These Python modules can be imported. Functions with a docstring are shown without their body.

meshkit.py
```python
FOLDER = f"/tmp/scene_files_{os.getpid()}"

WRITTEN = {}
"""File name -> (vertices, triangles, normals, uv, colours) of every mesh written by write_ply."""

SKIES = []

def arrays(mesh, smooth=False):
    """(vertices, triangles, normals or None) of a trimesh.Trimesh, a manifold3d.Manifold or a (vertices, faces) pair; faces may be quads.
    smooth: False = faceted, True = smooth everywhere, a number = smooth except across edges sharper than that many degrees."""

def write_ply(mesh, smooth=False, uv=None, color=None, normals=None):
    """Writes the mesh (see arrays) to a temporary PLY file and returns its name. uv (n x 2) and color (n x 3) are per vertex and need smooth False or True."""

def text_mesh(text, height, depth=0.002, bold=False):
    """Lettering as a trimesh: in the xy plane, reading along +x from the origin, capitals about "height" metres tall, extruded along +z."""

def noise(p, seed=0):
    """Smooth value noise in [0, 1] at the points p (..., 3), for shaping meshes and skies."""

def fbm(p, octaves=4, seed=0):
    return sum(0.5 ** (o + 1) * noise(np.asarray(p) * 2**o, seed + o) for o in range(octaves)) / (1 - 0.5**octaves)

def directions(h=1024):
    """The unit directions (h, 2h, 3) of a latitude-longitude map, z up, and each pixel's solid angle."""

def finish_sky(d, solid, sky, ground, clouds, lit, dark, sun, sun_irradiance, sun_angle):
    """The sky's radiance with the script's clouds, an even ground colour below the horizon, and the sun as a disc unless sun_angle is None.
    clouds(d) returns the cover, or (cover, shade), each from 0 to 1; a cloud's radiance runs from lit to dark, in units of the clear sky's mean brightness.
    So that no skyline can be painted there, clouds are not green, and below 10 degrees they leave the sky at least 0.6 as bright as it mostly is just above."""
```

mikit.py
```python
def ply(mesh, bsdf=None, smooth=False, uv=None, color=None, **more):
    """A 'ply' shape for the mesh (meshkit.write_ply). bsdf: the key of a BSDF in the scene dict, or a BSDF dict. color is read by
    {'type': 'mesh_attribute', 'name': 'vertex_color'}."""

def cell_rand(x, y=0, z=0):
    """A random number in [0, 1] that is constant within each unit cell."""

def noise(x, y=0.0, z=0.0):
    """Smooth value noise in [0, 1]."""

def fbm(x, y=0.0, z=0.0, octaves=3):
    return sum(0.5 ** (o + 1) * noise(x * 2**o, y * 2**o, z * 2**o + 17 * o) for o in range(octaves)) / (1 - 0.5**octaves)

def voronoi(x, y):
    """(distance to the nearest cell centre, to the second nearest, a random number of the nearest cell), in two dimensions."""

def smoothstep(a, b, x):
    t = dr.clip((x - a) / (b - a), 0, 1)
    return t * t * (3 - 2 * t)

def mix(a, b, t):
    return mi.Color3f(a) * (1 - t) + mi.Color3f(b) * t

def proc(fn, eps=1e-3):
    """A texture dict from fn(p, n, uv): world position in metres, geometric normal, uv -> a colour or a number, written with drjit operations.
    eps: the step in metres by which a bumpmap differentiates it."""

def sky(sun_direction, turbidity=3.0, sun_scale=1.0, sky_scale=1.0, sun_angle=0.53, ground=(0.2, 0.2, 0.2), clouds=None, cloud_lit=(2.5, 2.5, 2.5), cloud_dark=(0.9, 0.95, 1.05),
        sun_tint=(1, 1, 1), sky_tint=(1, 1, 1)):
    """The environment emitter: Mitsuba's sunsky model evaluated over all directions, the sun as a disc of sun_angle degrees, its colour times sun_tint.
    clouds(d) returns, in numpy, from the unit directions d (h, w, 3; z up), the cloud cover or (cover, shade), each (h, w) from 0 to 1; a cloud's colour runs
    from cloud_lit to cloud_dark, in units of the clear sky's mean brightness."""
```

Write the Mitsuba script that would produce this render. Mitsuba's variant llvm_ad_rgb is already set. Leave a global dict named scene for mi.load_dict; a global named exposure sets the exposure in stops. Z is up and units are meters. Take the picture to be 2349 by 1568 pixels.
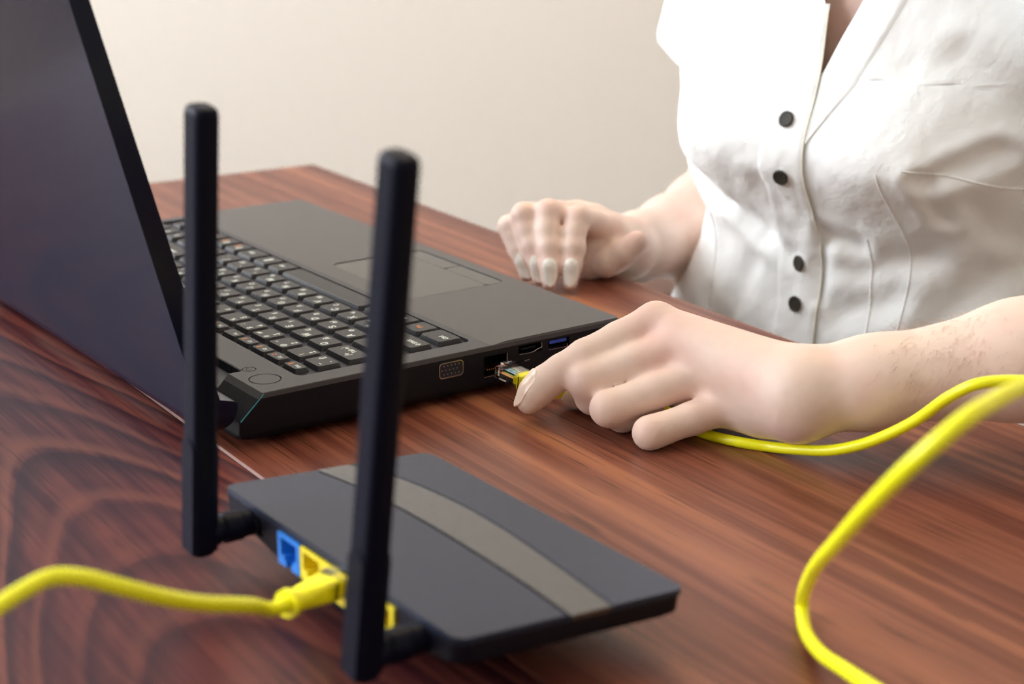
import math
import numpy as np
import trimesh
import drjit as dr
import mitsuba as mi
import manifold3d as m3
from shapely.geometry import Polygon, box as sbox
import mikit, meshkit
from mikit import noise, fbm, smoothstep, mix, proc

# ----------------------------------------------------------------------------------------------------------------------
# Camera, light, exposure.   Working unit: millimetres in the frame of the laptop (x to the sitter's right, y away from
# the sitter, z up, keyboard deck at z = 0); metres = mm / 1000 + (0, 0, 0.777), so the table top lies 0.75 m high.
# ----------------------------------------------------------------------------------------------------------------------
OFF = np.array([0, 0, 0.777])
TAB = -27.0                       # table top
FLOOR = -777.0


def W(p):
    return (np.asarray(p, float) / 1000 + OFF)


exposure = 0.1
CAM = np.array([-700.9, 400.5, 265.3])
FWD = np.array([0.7701757, -0.5636322, -0.2985769])
UP = np.array([0.2469865, -0.1680519, 0.9543355])
T = mi.ScalarTransform4f
scene = {'type': 'scene'}
labels = {}
scene['camera'] = {'type': 'thinlens', 'fov': 2 * math.degrees(math.atan(1174.5 / 3854.0)), 'fov_axis': 'x',
                   'to_world': T().look_at(origin=W(CAM).tolist(), target=(W(CAM) + FWD).tolist(), up=UP.tolist()),
                   'aperture_radius': 0.0036, 'focus_distance': 0.862, 'near_clip': 0.02, 'far_clip': 50.0}

DAYLIGHT = 8.0                    # radiance of the overcast sky in the window, left of the frame
LAMP = 10.0                        # warm ceiling lamp
ROOM = dict(p0=-2600.0, p1=1500.0, q0=-1350.0, q1=2300.0, z0=FLOOR, z1=1850.0)
WIN = (-1000.0, 1100.0, 120.0, 1550.0)      # q0, q1, z0, z1 of the window in the wall p = p1

# ----------------------------------------------------------------------------------------------------------------------
# Helpers
# ----------------------------------------------------------------------------------------------------------------------


def numbered(name):
    if name not in scene and name not in NAMES:
        NAMES.add(name)
        return name
    k = 1
    while f'{name}_{k:03d}' in scene or f'{name}_{k:03d}' in NAMES:
        k += 1
    NAMES.add(f'{name}_{k:03d}')
    return f'{name}_{k:03d}'


NAMES = set()


def thing(name, label, cat, group=None):
    key = numbered(name)
    labels[key] = {'label': label, 'category': cat}
    if group:
        labels[key]['group'] = group
    return key


def vf(mesh):
    if hasattr(mesh, 'to_mesh'):
        m = mesh.to_mesh()
        return np.array(m.vert_properties[:, :3], float), np.array(m.tri_verts)
    if isinstance(mesh, trimesh.Trimesh):
        return np.array(mesh.vertices), np.array(mesh.faces)
    v, f = np.asarray(mesh[0], float), np.asarray(mesh[1], int)
    if f.shape[1] == 4:
        f = np.vstack([f[:, [0, 1, 2]], f[:, [0, 2, 3]]])
    return v, f


def join(*ms):
    vs, fs, n = [], [], 0
    for m in ms:
        v, f = vf(m)
        vs.append(v)
        fs.append(f + n)
        n += len(v)
    return np.vstack(vs), np.vstack(fs)


def obj(name, mesh, mat, parent=None, smooth=35, label=None, kind=None, color=None, **more):
    """One entry of the scene: a mesh in millimetres."""
    key = numbered(f'{parent}__{name}' if parent else name)
    v, f = vf(mesh)
    scene[key] = mikit.ply((W(v), f), mat, smooth=smooth, color=color, **more)
    if label or kind:
        labels[key] = {}
        if label:
            labels[key]['label'] = label
        if kind:
            labels[key]['kind'] = kind
    return key


def tag(key, label, cat):
    labels.setdefault(key, {}).update({'label': label, 'category': cat})


def place(v, origin, ex, ey, ez=None):
    """Local mm points to laptop mm points."""
    ex, ey = np.asarray(ex, float), np.asarray(ey, float)
    ez = np.cross(ex, ey) if ez is None else np.asarray(ez, float)
    return np.asarray(origin, float) + v[:, :1] * ex + v[:, 1:2] * ey + v[:, 2:3] * ez


def unit(v):
    v = np.asarray(v, float)
    return v / np.linalg.norm(v)


def loft(rings, cap0=True, cap1=True):
    n, k = len(rings[0]), len(rings)
    v = np.vstack(rings)
    f = []
    for a in range(k - 1):
        for i in range(n):
            j = (i + 1) % n
            f += [[a * n + i, a * n + j, (a + 1) * n + j], [a * n + i, (a + 1) * n + j, (a + 1) * n + i]]
    v = [*v]
    if cap0:
        v.append(np.mean(rings[0], 0))
        f += [[len(v) - 1, (i + 1) % n, i] for i in range(n)]
    if cap1:
        v.append(np.mean(rings[-1], 0))
        f += [[len(v) - 1, (k - 1) * n + i, (k - 1) * n + (i + 1) % n] for i in range(n)]
    return np.array(v), np.array(f)


def rrect(x0, x1, y0, y1, r, n=4):
    """A rounded rectangle, counter-clockwise, as (m, 2)."""
    r = min(r, (x1 - x0) / 2 - 1e-3, (y1 - y0) / 2 - 1e-3)
    pts = []
    for cx, cy, a0 in ((x1 - r, y1 - r, 0), (x0 + r, y1 - r, 90), (x0 + r, y0 + r, 180), (x1 - r, y0 + r, 270)):
        for t in np.linspace(0, 90, n + 1):
            a = math.radians(a0 + t)
            pts.append((cx + r * math.cos(a), cy + r * math.sin(a)))
    return np.array(pts)


def at_z(p2, z):
    return np.c_[p2, np.full(len(p2), float(z))]


def plate(x0, x1, y0, y1, z0, z1, r=1.0, bevel=0.4, n=4):
    """A slab with rounded corners and a bevelled top and bottom edge."""
    b = min(bevel, (z1 - z0) / 2.01)
    out, inn = rrect(x0, x1, y0, y1, r, n), rrect(x0 + b, x1 - b, y0 + b, y1 - b, max(r - b, 0.05), n)
    return loft([at_z(inn, z0), at_z(out, z0 + b), at_z(out, z1 - b), at_z(inn, z1)])


def man(mesh):
    v, f = vf(mesh)
    return m3.Manifold(m3.Mesh(vert_properties=np.ascontiguousarray(v, np.float32), tri_verts=np.ascontiguousarray(f, np.uint32)))


def hull(points):
    return m3.Manifold.hull_points(np.asarray(points, float))


def mbox(x0, x1, y0, y1, z0, z1):
    return m3.Manifold.cube([x1 - x0, y1 - y0, z1 - z0]).translate([x0, y0, z0])


def rbox(x0, x1, y0, y1, z0, z1, r=2.0, n=3):
    """A box with all edges rounded."""
    p = []
    for zz, s in [(z0 + r, -1), (z1 - r, 1)]:
        for k in range(n + 1):
            a = math.radians(90 * k / n)
            rr, z = r * math.cos(a), zz + s * r * math.sin(a)
            p.append(at_z(rrect(x0 + r - rr, x1 - r + rr, y0 + r - rr, y1 - r + rr, max(rr, 1e-3), n), z))
    return hull(np.vstack(p))


def spline(points, step=2.0):
    """Centripetal Catmull-Rom through the points, evenly resampled."""
    p = np.asarray(points, float)
    p = np.vstack([2 * p[0] - p[1], p, 2 * p[-1] - p[-2]])
    out = []
    for i in range(1, len(p) - 2):
        a, b, c, d = p[i - 1:i + 3]
        t0 = 0
        t1 = t0 + max(np.linalg.norm(b - a), 1e-6) ** 0.5
        t2 = t1 + max(np.linalg.norm(c - b), 1e-6) ** 0.5
        t3 = t2 + max(np.linalg.norm(d - c), 1e-6) ** 0.5
        t = np.linspace(t1, t2, 24, endpoint=False)[:, None]
        A1 = (t1 - t) / (t1 - t0) * a + (t - t0) / (t1 - t0) * b
        A2 = (t2 - t) / (t2 - t1) * b + (t - t1) / (t2 - t1) * c
        A3 = (t3 - t) / (t3 - t2) * c + (t - t2) / (t3 - t2) * d
        B1 = (t2 - t) / (t2 - t0) * A1 + (t - t0) / (t2 - t0) * A2
        B2 = (t3 - t) / (t3 - t1) * A2 + (t - t1) / (t3 - t1) * A3
        out.append((t2 - t) / (t2 - t1) * B1 + (t - t1) / (t2 - t1) * B2)
    q = np.vstack([*out, p[-2:-1]])
    s = np.r_[0, np.cumsum(np.linalg.norm(np.diff(q, axis=0), axis=1))]
    m = max(2, int(s[-1] / step) + 1)
    return np.stack([np.interp(np.linspace(0, s[-1], m), s, q[:, k]) for k in range(q.shape[1])], 1)


def frames(p):
    """Tangent, normal, binormal along a polyline, without twist."""
    t = np.gradient(p, axis=0)
    t /= np.linalg.norm(t, axis=1, keepdims=True)
    n = np.zeros_like(p)
    a = np.array([0, 0, 1.0]) if abs(t[0, 2]) < 0.9 else np.array([1.0, 0, 0])
    n[0] = unit(a - t[0] * (a @ t[0]))
    for i in range(1, len(p)):
        n[i] = unit(n[i - 1] - t[i] * (n[i - 1] @ t[i]))
    return t, n, np.cross(t, n)


def tube(points, radius, sides=12, step=2.0, smooth_path=True):
    p = spline(points, step) if smooth_path else np.asarray(points, float)
    r = np.broadcast_to(np.asarray(radius, float), (len(p),)) if np.ndim(radius) == 0 else np.interp(np.linspace(0, 1, len(p)), np.linspace(0, 1, len(radius)), radius)
    t, n, b = frames(p)
    a = np.linspace(0, 2 * np.pi, sides, endpoint=False)
    return loft([p[i] + r[i] * (np.cos(a)[:, None] * n[i] + np.sin(a)[:, None] * b[i]) for i in range(len(p))])


def sweep(path, section, ez):
    """A 2-D closed section carried along a polyline; section axis 1 points sideways, axis 2 along ez."""
    p = np.asarray(path, float)
    t = np.gradient(p, axis=0)
    t /= np.linalg.norm(t, axis=1, keepdims=True)
    rings = []
    for i in range(len(p)):
        side = unit(np.cross(t[i], ez))
        up = np.cross(side, t[i])
        rings.append(p[i] + section[:, :1] * side + section[:, 1:2] * up)
    return loft(rings)


def lathe(profile, centre, axis, sides=24):
    """profile: (radius, along) pairs from one end to the other."""
    ax = unit(axis)
    u = unit(np.cross(ax, [0.3, 0.2, 0.9]))
    w = np.cross(ax, u)
    a = np.linspace(0, 2 * np.pi, sides, endpoint=False)
    return loft([np.asarray(centre, float) + ax * h + max(r, 1e-3) * (np.cos(a)[:, None] * u + np.sin(a)[:, None] * w) for r, h in profile])


TEXT = {}


def text(s, height, depth=0.12):
    """Lettering in mm in the xy plane, centred."""
    if (s, height) not in TEXT:
        m = meshkit.text_mesh(s, height / 1000, depth / 1000, True)
        v = np.array(m.vertices) * 1000
        lo, hi = v.min(0), v.max(0)
        v[:, :2] -= (lo[:2] + hi[:2]) / 2
        TEXT[(s, height)] = v, np.array(m.faces)
    return TEXT[(s, height)]


# ----------------------------------------------------------------------------------------------------------------------
# Materials
# ----------------------------------------------------------------------------------------------------------------------


def rgb(*c):
    return {'type': 'rgb', 'value': [float(x) for x in (c if len(c) == 3 else c[0])]}


def mat(name, color, rough=0.5, spec=0.5, two=True, **more):
    b = {'type': 'principled', 'base_color': color if isinstance(color, dict) else rgb(color), 'roughness': rough, 'specular': spec, **more}
    scene[name] = {'type': 'twosided', 'bsdf': b} if two else b
    return name


def bumped(name, color, fn, scale, rough=0.5, spec=0.5, eps=3e-4, **more):
    b = {'type': 'principled', 'base_color': color if isinstance(color, dict) else rgb(color), 'roughness': rough, 'specular': spec, **more}
    scene[name] = {'type': 'twosided', 'bsdf': {'type': 'bumpmap', 'arbitrary': proc(fn, eps), 'scale': scale, 'bsdf': b}}
    return name


GA = math.radians(-2.3)           # the table lies turned a little against the laptop
GC, GS = math.cos(GA), math.sin(GA)
SEAM = 0.0659                     # metres, where the two leaves meet


def wood_fine(p, n, uv):
    u, v = p.x * GC + p.y * GS, -p.x * GS + p.y * GC
    w = v + 0.008 * (fbm(u * 3.0, v * 14.0, p.z * 9, 2) - 0.5)
    broad = fbm(w * 60.0, u * 1.5, 3.1, 3)
    mid = noise(w * 190.0, u * 3.5, 9.2)
    fine = noise(w * 520.0, u * 9.0, 7.7)
    pores = noise(w * 1100.0, u * 34.0, 1.3)
    t = smoothstep(0.22, 0.78, broad * 0.45 + mid * 0.33 + fine * 0.22)
    c = mix((0.085, 0.020, 0.013), (0.245, 0.083, 0.047), t)
    c = mix(c, (0.33, 0.125, 0.058), smoothstep(0.58, 0.82, broad * 0.6 + mid * 0.4) * 0.75)
    return c * (1.0 - 0.55 * smoothstep(0.58, 0.85, pores) * smoothstep(0.25, 0.6, fine))


def wood_cathedral(p, n, uv):
    u, v = p.x * GC + p.y * GS, -p.x * GS + p.y * GC
    q = fbm(u * 3.0, v * 10.0, 2.2, 3) - 0.5
    vv = v - 0.150 + 0.05 * (noise(u * 3.0, 0.4) - 0.5)
    f = u * 13.0 + vv * vv * 620.0 + q * 2.4 + 40.0
    k = dr.floor(f)
    fr = f - k
    dark = smoothstep(0.50, 0.92, fr) * (1.0 - smoothstep(0.93, 1.0, fr)) * (0.35 + 0.65 * noise(k * 1.7, 0.3))
    light = smoothstep(0.0, 0.10, fr) * (1.0 - smoothstep(0.10, 0.35, fr)) * noise(k * 2.9, 4.0)
    mid = fbm(v * 150.0 + q * 4.0, u * 4.0, 4.4, 2)
    fine = noise(v * 520.0 + q * 6.0, u * 12.0, 4.4)
    pores = noise(v * 1000.0 + q * 6.0, u * 34.0, 1.3)
    c = mix((0.038, 0.007, 0.011), (0.100, 0.025, 0.020), smoothstep(0.25, 0.75, mid * 0.7 + fine * 0.3))
    c = mix(c, (0.17, 0.055, 0.032), light * 0.65)
    c = mix(c, (0.012, 0.002, 0.007), dark * 0.88)
    return c * (1.0 - 0.4 * smoothstep(0.58, 0.85, pores) * smoothstep(0.25, 0.6, fine))


def wall_paint(p, n, uv):
    f = fbm(p.x * 3 + p.y * 3, p.z * 3, 5.0, 3)
    return mix((0.70, 0.665, 0.615), (0.73, 0.695, 0.645), f)


FLUSH = [(-82, -135, 30, .5), (-101, -134, 22, .8), (-118, -138, 13, .7), (-134, -141, 0, .5), (-62, -100, 8, .35), (-80, -92, 3, .4), (-99, -91, -7, .45), (-123, -98, -14, .4), (-56, -82, -14, .5),
         (134, -258, 24, .4), (147, -245, 27, .4), (159, -234, 24, .4), (119, -243, -8, .5), (128, -232, -8, .5), (139, -230, -8, .5), (117, -294, 4, .9)]


def skin_tone(p, n, uv):
    a = fbm(p.x * 38, p.y * 38, p.z * 38, 3)
    b = noise(p.x * 260, p.y * 260, p.z * 260)
    red = mi.Float(0)
    for x, y, z, k in FLUSH:                                # knuckles and fingertips are rosier
        d2 = dr.square(p.x * 1000 - x) + dr.square(p.y * 1000 - y) + dr.square((p.z - OFF[2]) * 1000 - z)
        red = red + k * dr.exp(-d2 / 130.0)
    c = mix((0.68, 0.52, 0.44), (0.67, 0.46, 0.39), smoothstep(0.45, 0.85, a))
    c = mix(c, (0.66, 0.385, 0.325), dr.minimum(red, 1.0) * (0.35 + 0.65 * a))
    return c * (0.97 + 0.05 * b)


def skin_relief(p, n, uv):
    return fbm(p.x * 700, p.y * 700, p.z * 700, 2)


def cloth_relief(p, n, uv):
    return 0.7 * fbm(p.x * 90, p.y * 90, p.z * 60, 3) + 0.1 * noise(p.x * 900, p.y * 900, p.z * 900)


def satin_relief(p, n, uv):
    return noise(p.x * 2600, p.y * 2600, p.z * 2600)


def floor_tone(p, n, uv):
    plank = dr.floor(p.y / 0.14)
    g = fbm(p.y * 60, p.x * 2 + plank * 3.7, plank, 3)
    return mix((0.13, 0.075, 0.045), (0.24, 0.15, 0.09), g)


mat('wood_near_leaf', proc(wood_fine), 0.36, 0.30)
mat('wood_far_leaf', proc(wood_cathedral), 0.36, 0.24)
mat('dark_wood', (0.10, 0.036, 0.022), 0.4)
mat('wall_mat', proc(wall_paint), 0.85, 0.2)
mat('ceiling_mat', (0.82, 0.81, 0.78), 0.9, 0.2)
mat('floor_mat', proc(floor_tone), 0.45, 0.4)
mat('trim_mat', (0.75, 0.73, 0.69), 0.5)
bumped('lid_plastic', (0.003, 0.0055, 0.021), satin_relief, 0.00002, 0.17, 0.22)
mat('deck_plastic', (0.036, 0.035, 0.042), 0.46, 0.5)
mat('palm_plastic', (0.062, 0.059, 0.060), 0.44, 0.5)
mat('pad_plastic', (0.080, 0.076, 0.073), 0.40, 0.5)
mat('side_plastic', (0.005, 0.005, 0.0085), 0.5, 0.22)
mat('key_plastic', (0.017, 0.016, 0.019), 0.42, 0.42)
mat('recess_plastic', (0.018, 0.018, 0.028), 0.5, 0.35)
mat('black_gap', (0.006, 0.006, 0.009), 0.6, 0.2)
mat('legend_white', (0.74, 0.82, 0.80), 0.6, 0.3)
mat('legend_orange', (0.62, 0.20, 0.07), 0.6, 0.3)
mat('metal', (0.62, 0.60, 0.57), 0.28, 0.5, metallic=1.0)
mat('gold', (0.80, 0.58, 0.25), 0.3, 0.5, metallic=1.0)
mat('usb_blue', (0.02, 0.06, 0.42), 0.45)
mat('edge_accent', (0.08, 0.36, 0.46), 0.25, 0.6, metallic=0.6)
mat('router_top', (0.013, 0.018, 0.038), 0.36, 0.30)
mat('router_gloss', (0.012, 0.012, 0.016), 0.05, 1.0, clearcoat=1.0, clearcoat_gloss=0.98)
mat('router_body', (0.004, 0.004, 0.010), 0.5, 0.22)
mat('antenna_plastic', (0.0035, 0.0045, 0.013), 0.42, 0.10)
mat('port_blue', (0.015, 0.20, 0.72), 0.4)
mat('port_yellow', (0.80, 0.66, 0.02), 0.4)
mat('cable_yellow', (0.84, 0.84, 0.008), 0.32, 0.5)
mat('cable_boot', (0.86, 0.80, 0.008), 0.36, 0.5)
scene['clear_plastic'] = {'type': 'dielectric', 'int_ior': 1.49, 'ext_ior': 1.0}
bumped('skin', proc(skin_tone), skin_relief, 0.00006, 0.46, 0.42, sheen=0.15)
mat('nail', (0.80, 0.62, 0.50), 0.22, 0.5, clearcoat=0.6, clearcoat_gloss=0.9)
mat('nail_pearl', (0.84, 0.80, 0.72), 0.22, 0.7, clearcoat=1.0, clearcoat_gloss=0.92)
mat('arm_hair_mat', (0.34, 0.21, 0.13), 0.6, 0.3)
mat('hair_mat', (0.06, 0.03, 0.02), 0.45, 0.4)
bumped('shirt_cloth', (0.88, 0.90, 0.895), cloth_relief, 0.0022, 0.8, 0.15, eps=8e-4, sheen=0.2)
mat('shirt_piping', (0.80, 0.76, 0.62), 0.8, 0.15)
mat('button_mat', (0.030, 0.026, 0.019), 0.55, 0.25)
mat('trouser_cloth', (0.018, 0.019, 0.024), 0.85, 0.15)
mat('eye_white', (0.8, 0.78, 0.75), 0.2)
mat('lip', (0.55, 0.22, 0.2), 0.4)
mat('window_frame_mat', (0.80, 0.80, 0.79), 0.4)
mat('lamp_metal', (0.55, 0.53, 0.5), 0.35, 0.5, metallic=1.0)

# ----------------------------------------------------------------------------------------------------------------------
# Room
# ----------------------------------------------------------------------------------------------------------------------
R = ROOM
RA = math.radians(50.0)                                    # the table stands turned in the room
RX, RN = np.array([math.cos(RA), math.sin(RA)]), np.array([-math.sin(RA), math.cos(RA)])


def roomed(mesh):
    """From room axes (p along the back wall to the window side, q out of the back wall) to laptop mm."""
    v, f = vf(mesh)
    return np.c_[v[:, :1] * RX + v[:, 1:2] * RN, v[:, 2]], f


def slab(x0, x1, y0, y1, z0, z1):
    return mbox(x0, x1, y0, y1, z0, z1)


def struct(name, mesh, m, parent=None, smooth=False):
    k = obj(name, roomed(mesh), m, parent, smooth)
    if not parent:
        labels[k] = {'kind': 'structure', 'label': STRUCT[k]}
    return k


STRUCT = {'floor': 'brown plank floor under the table', 'ceiling': 'white ceiling of the room', 'wall_back': 'plain cream painted wall behind the table and the seated woman',
          'wall_front': 'cream painted wall behind the camera', 'wall_left': 'cream painted wall with the large window', 'wall_right': 'cream painted wall on the far right side',
          'window_1': 'large white framed window letting in daylight', 'baseboard_back': 'off-white baseboard along the cream wall'}
WT = 120.0
struct('floor', slab(R['p0'] - WT, R['p1'] + WT, R['q0'] - WT, R['q1'] + WT, R['z0'] - 60, R['z0']), 'floor_mat')
struct('ceiling', slab(R['p0'] - WT, R['p1'] + WT, R['q0'] - WT, R['q1'] + WT, R['z1'], R['z1'] + 60), 'ceiling_mat')
struct('wall_back', slab(R['p0'], R['p1'], R['q0'] - WT, R['q0'], R['z0'], R['z1']), 'wall_mat')
struct('wall_front', slab(R['p0'], R['p1'], R['q1'], R['q1'] + WT, R['z0'], R['z1']), 'wall_mat')
struct('wall_left', slab(R['p1'], R['p1'] + WT, R['q0'], R['q1'], R['z0'], R['z1']) - slab(R['p1'] - 10, R['p1'] + WT + 10, *WIN), 'wall_mat')
struct('wall_right', slab(R['p0'] - WT, R['p0'], R['q0'], R['q1'], R['z0'], R['z1']), 'wall_mat')
struct('baseboard_back', slab(R['p0'], R['p1'], R['q0'], R['q0'] + 14, R['z0'], R['z0'] + 80), 'trim_mat')
# the window: frame, sill and two panes, the bright overcast sky behind them
f_, w_ = 55.0, R['p1']
y0, y1, z0, z1 = WIN
ym = (y0 + y1) / 2
wk = struct('window_1', slab(w_ + 10, w_ + 70, y0, y0 + f_, z0, z1) + slab(w_ + 10, w_ + 70, y1 - f_, y1, z0, z1) + slab(w_ + 10, w_ + 70, y0, y1, z0, z0 + f_) + slab(w_ + 10, w_ + 70, y0, y1, z1 - f_, z1) + slab(w_ + 10, w_ + 70, ym - 28, ym + 28, z0, z1), 'window_frame_mat')
obj('sill', roomed(slab(w_ - 60, w_ + 30, y0 - 40, y1 + 40, z0 - 30, z0)), 'window_frame_mat', wk, False)
for a_, b_ in ((y0 + f_, ym - 28), (ym + 28, y1 - f_)):
    q = np.array([[w_ + 50, a_, z0 + f_], [w_ + 50, b_, z0 + f_], [w_ + 50, b_, z1 - f_], [w_ + 50, a_, z1 - f_]])
    obj('pane', roomed((q, np.array([[0, 2, 1], [0, 3, 2]]))), 'window_frame_mat', wk, False, emitter={'type': 'area', 'radiance': rgb([c * DAYLIGHT for c in (0.94, 0.99, 1.05)])})

t = thing('ceiling_lamp', 'round warm ceiling lamp above the table', 'lamp')
obj('canopy', lathe([(0, 0), (95, 0), (100, -6), (100, -22), (0, -22)], (292, -897, R['z1']), (0, 0, 1), 32), 'lamp_metal', t)
obj('diffuser', lathe([(0, -22), (290, -24), (300, -40), (270, -80), (150, -105), (0, -110)][::-1], (292, -897, R['z1']), (0, 0, 1), 40), 'ceiling_mat', t,
    emitter={'type': 'area', 'radiance': rgb(LAMP * 1.10, LAMP * 0.85, LAMP * 0.44)})

# ----------------------------------------------------------------------------------------------------------------------
# Table
# ----------------------------------------------------------------------------------------------------------------------
tb = thing('table', 'dark reddish-brown wooden table with a thin seam, under the laptop and the router', 'table')
TR = np.array([[GC, -GS], [GS, GC]])


def tabled(mesh):
    """From the table's own axes to the laptop's."""
    v, f = vf(mesh)
    v = v.copy()
    v[:, :2] = v[:, :2] @ TR.T
    return v, f


SM = SEAM * 1000
V0 = -291.0                        # the sitter's edge, in the table's axes
obj('leaf', tabled(plate(-800, 584.5, V0, SM - 0.25, TAB - 24, TAB, 4, 1.0)), 'wood_near_leaf', tb, 30, 'fine straight-grained leaf on the sitter side')
obj('leaf', tabled(plate(-800, 584.5, SM + 0.25, 470, TAB - 24, TAB, 4, 1.0)), 'wood_far_leaf', tb, 30, 'leaf with arched grain on the camera side')
obj('apron', tabled(mbox(-740, 520, V0 + 60, V0 + 82, TAB - 100, TAB - 24) + mbox(-740, 520, 395, 417, TAB - 100, TAB - 24) + mbox(-740, -718, V0 + 60, 417, TAB - 100, TAB - 24) + mbox(498, 520, V0 + 60, 417, TAB - 100, TAB - 24)), 'dark_wood', tb, False)
for x in (-745, 470):
    for y in (V0 + 55, 365):
        obj('leg', tabled(hull(np.vstack([at_z(rrect(x, x + 56, y, y + 56, 6), TAB - 24), at_z(rrect(x + 10, x + 46, y + 10, y + 46, 6), FLOOR)]))), 'dark_wood', tb)

# ----------------------------------------------------------------------------------------------------------------------
# Laptop
# ----------------------------------------------------------------------------------------------------------------------
lap = thing('laptop', 'open black laptop with its lid towards the left, keyboard facing the woman', 'laptop')
XL, XR, YF, YB = -15.8, 346.0, -176.0, 46.0
PITCH, ROW = 19.0, 18.4
KX0, KX1, KY0, KY1 = -3.2, 337.5, -83.5, 20.5            # keyboard well
deck = hull(np.vstack([at_z(rrect(XL, XR, YF, 60, 3), -2.6), at_z(rrect(XL + .3, XR - .3, YF + .3, 60, 3), -0.3), at_z(rrect(XL + .6, XR - .6, YF + .6, 60, 3), 0)]))
wedge = m3.CrossSection([[(YB, 1), (80, 1), (80, -40), (60, -40), (YB + 13.5, -12.5)][::-1]]).extrude(400).rotate([90, 0, 90]).translate([XL - 15, 0, 0])
lower = hull(np.vstack([at_z(rrect(XL + .2, XR - .2, YF + .4, 60, 3), -2.7), at_z(rrect(XL + .2, XR - .2, YF + .6, 60, 3), -19), at_z(rrect(XL + 1.2, XR - 1.2, YF + 3, 59, 8), -22.8), at_z(rrect(XL + 5, XR - 5, YF + 8, 55, 8), -24)]))
well = man(loft([at_z(rrect(KX0, KX1, KY0, KY1, 4), z) for z in (-1.7, 1)]))
hinge_cuts = mbox(20, 70, 39, 80, -15, 5) + mbox(262, 312, 39, 80, -15, 5)
power_c, small_c = (2.6, 36.0), (20.5, 35.4)
ringcut = m3.Manifold.cylinder(3, 8.2, 8.2, 40).translate([*power_c, -0.9]) - m3.Manifold.cylinder(3, 7.5, 7.5, 40).translate([*power_c, -0.9])
ringcut2 = m3.Manifold.cylinder(3, 3.6, 3.6, 32).translate([*small_c, -0.6]) - m3.Manifold.cylinder(3, 3.1, 3.1, 32).translate([*small_c, -0.6])
deck = deck - wedge - well - hinge_cuts - ringcut - ringcut2
# ports in the side wall
XS = XL + .2


def port_cut(y0, y1, z0, z1, depth):
    return mbox(XS - 3, XS + depth, y0, y1, z0, z1)


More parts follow.
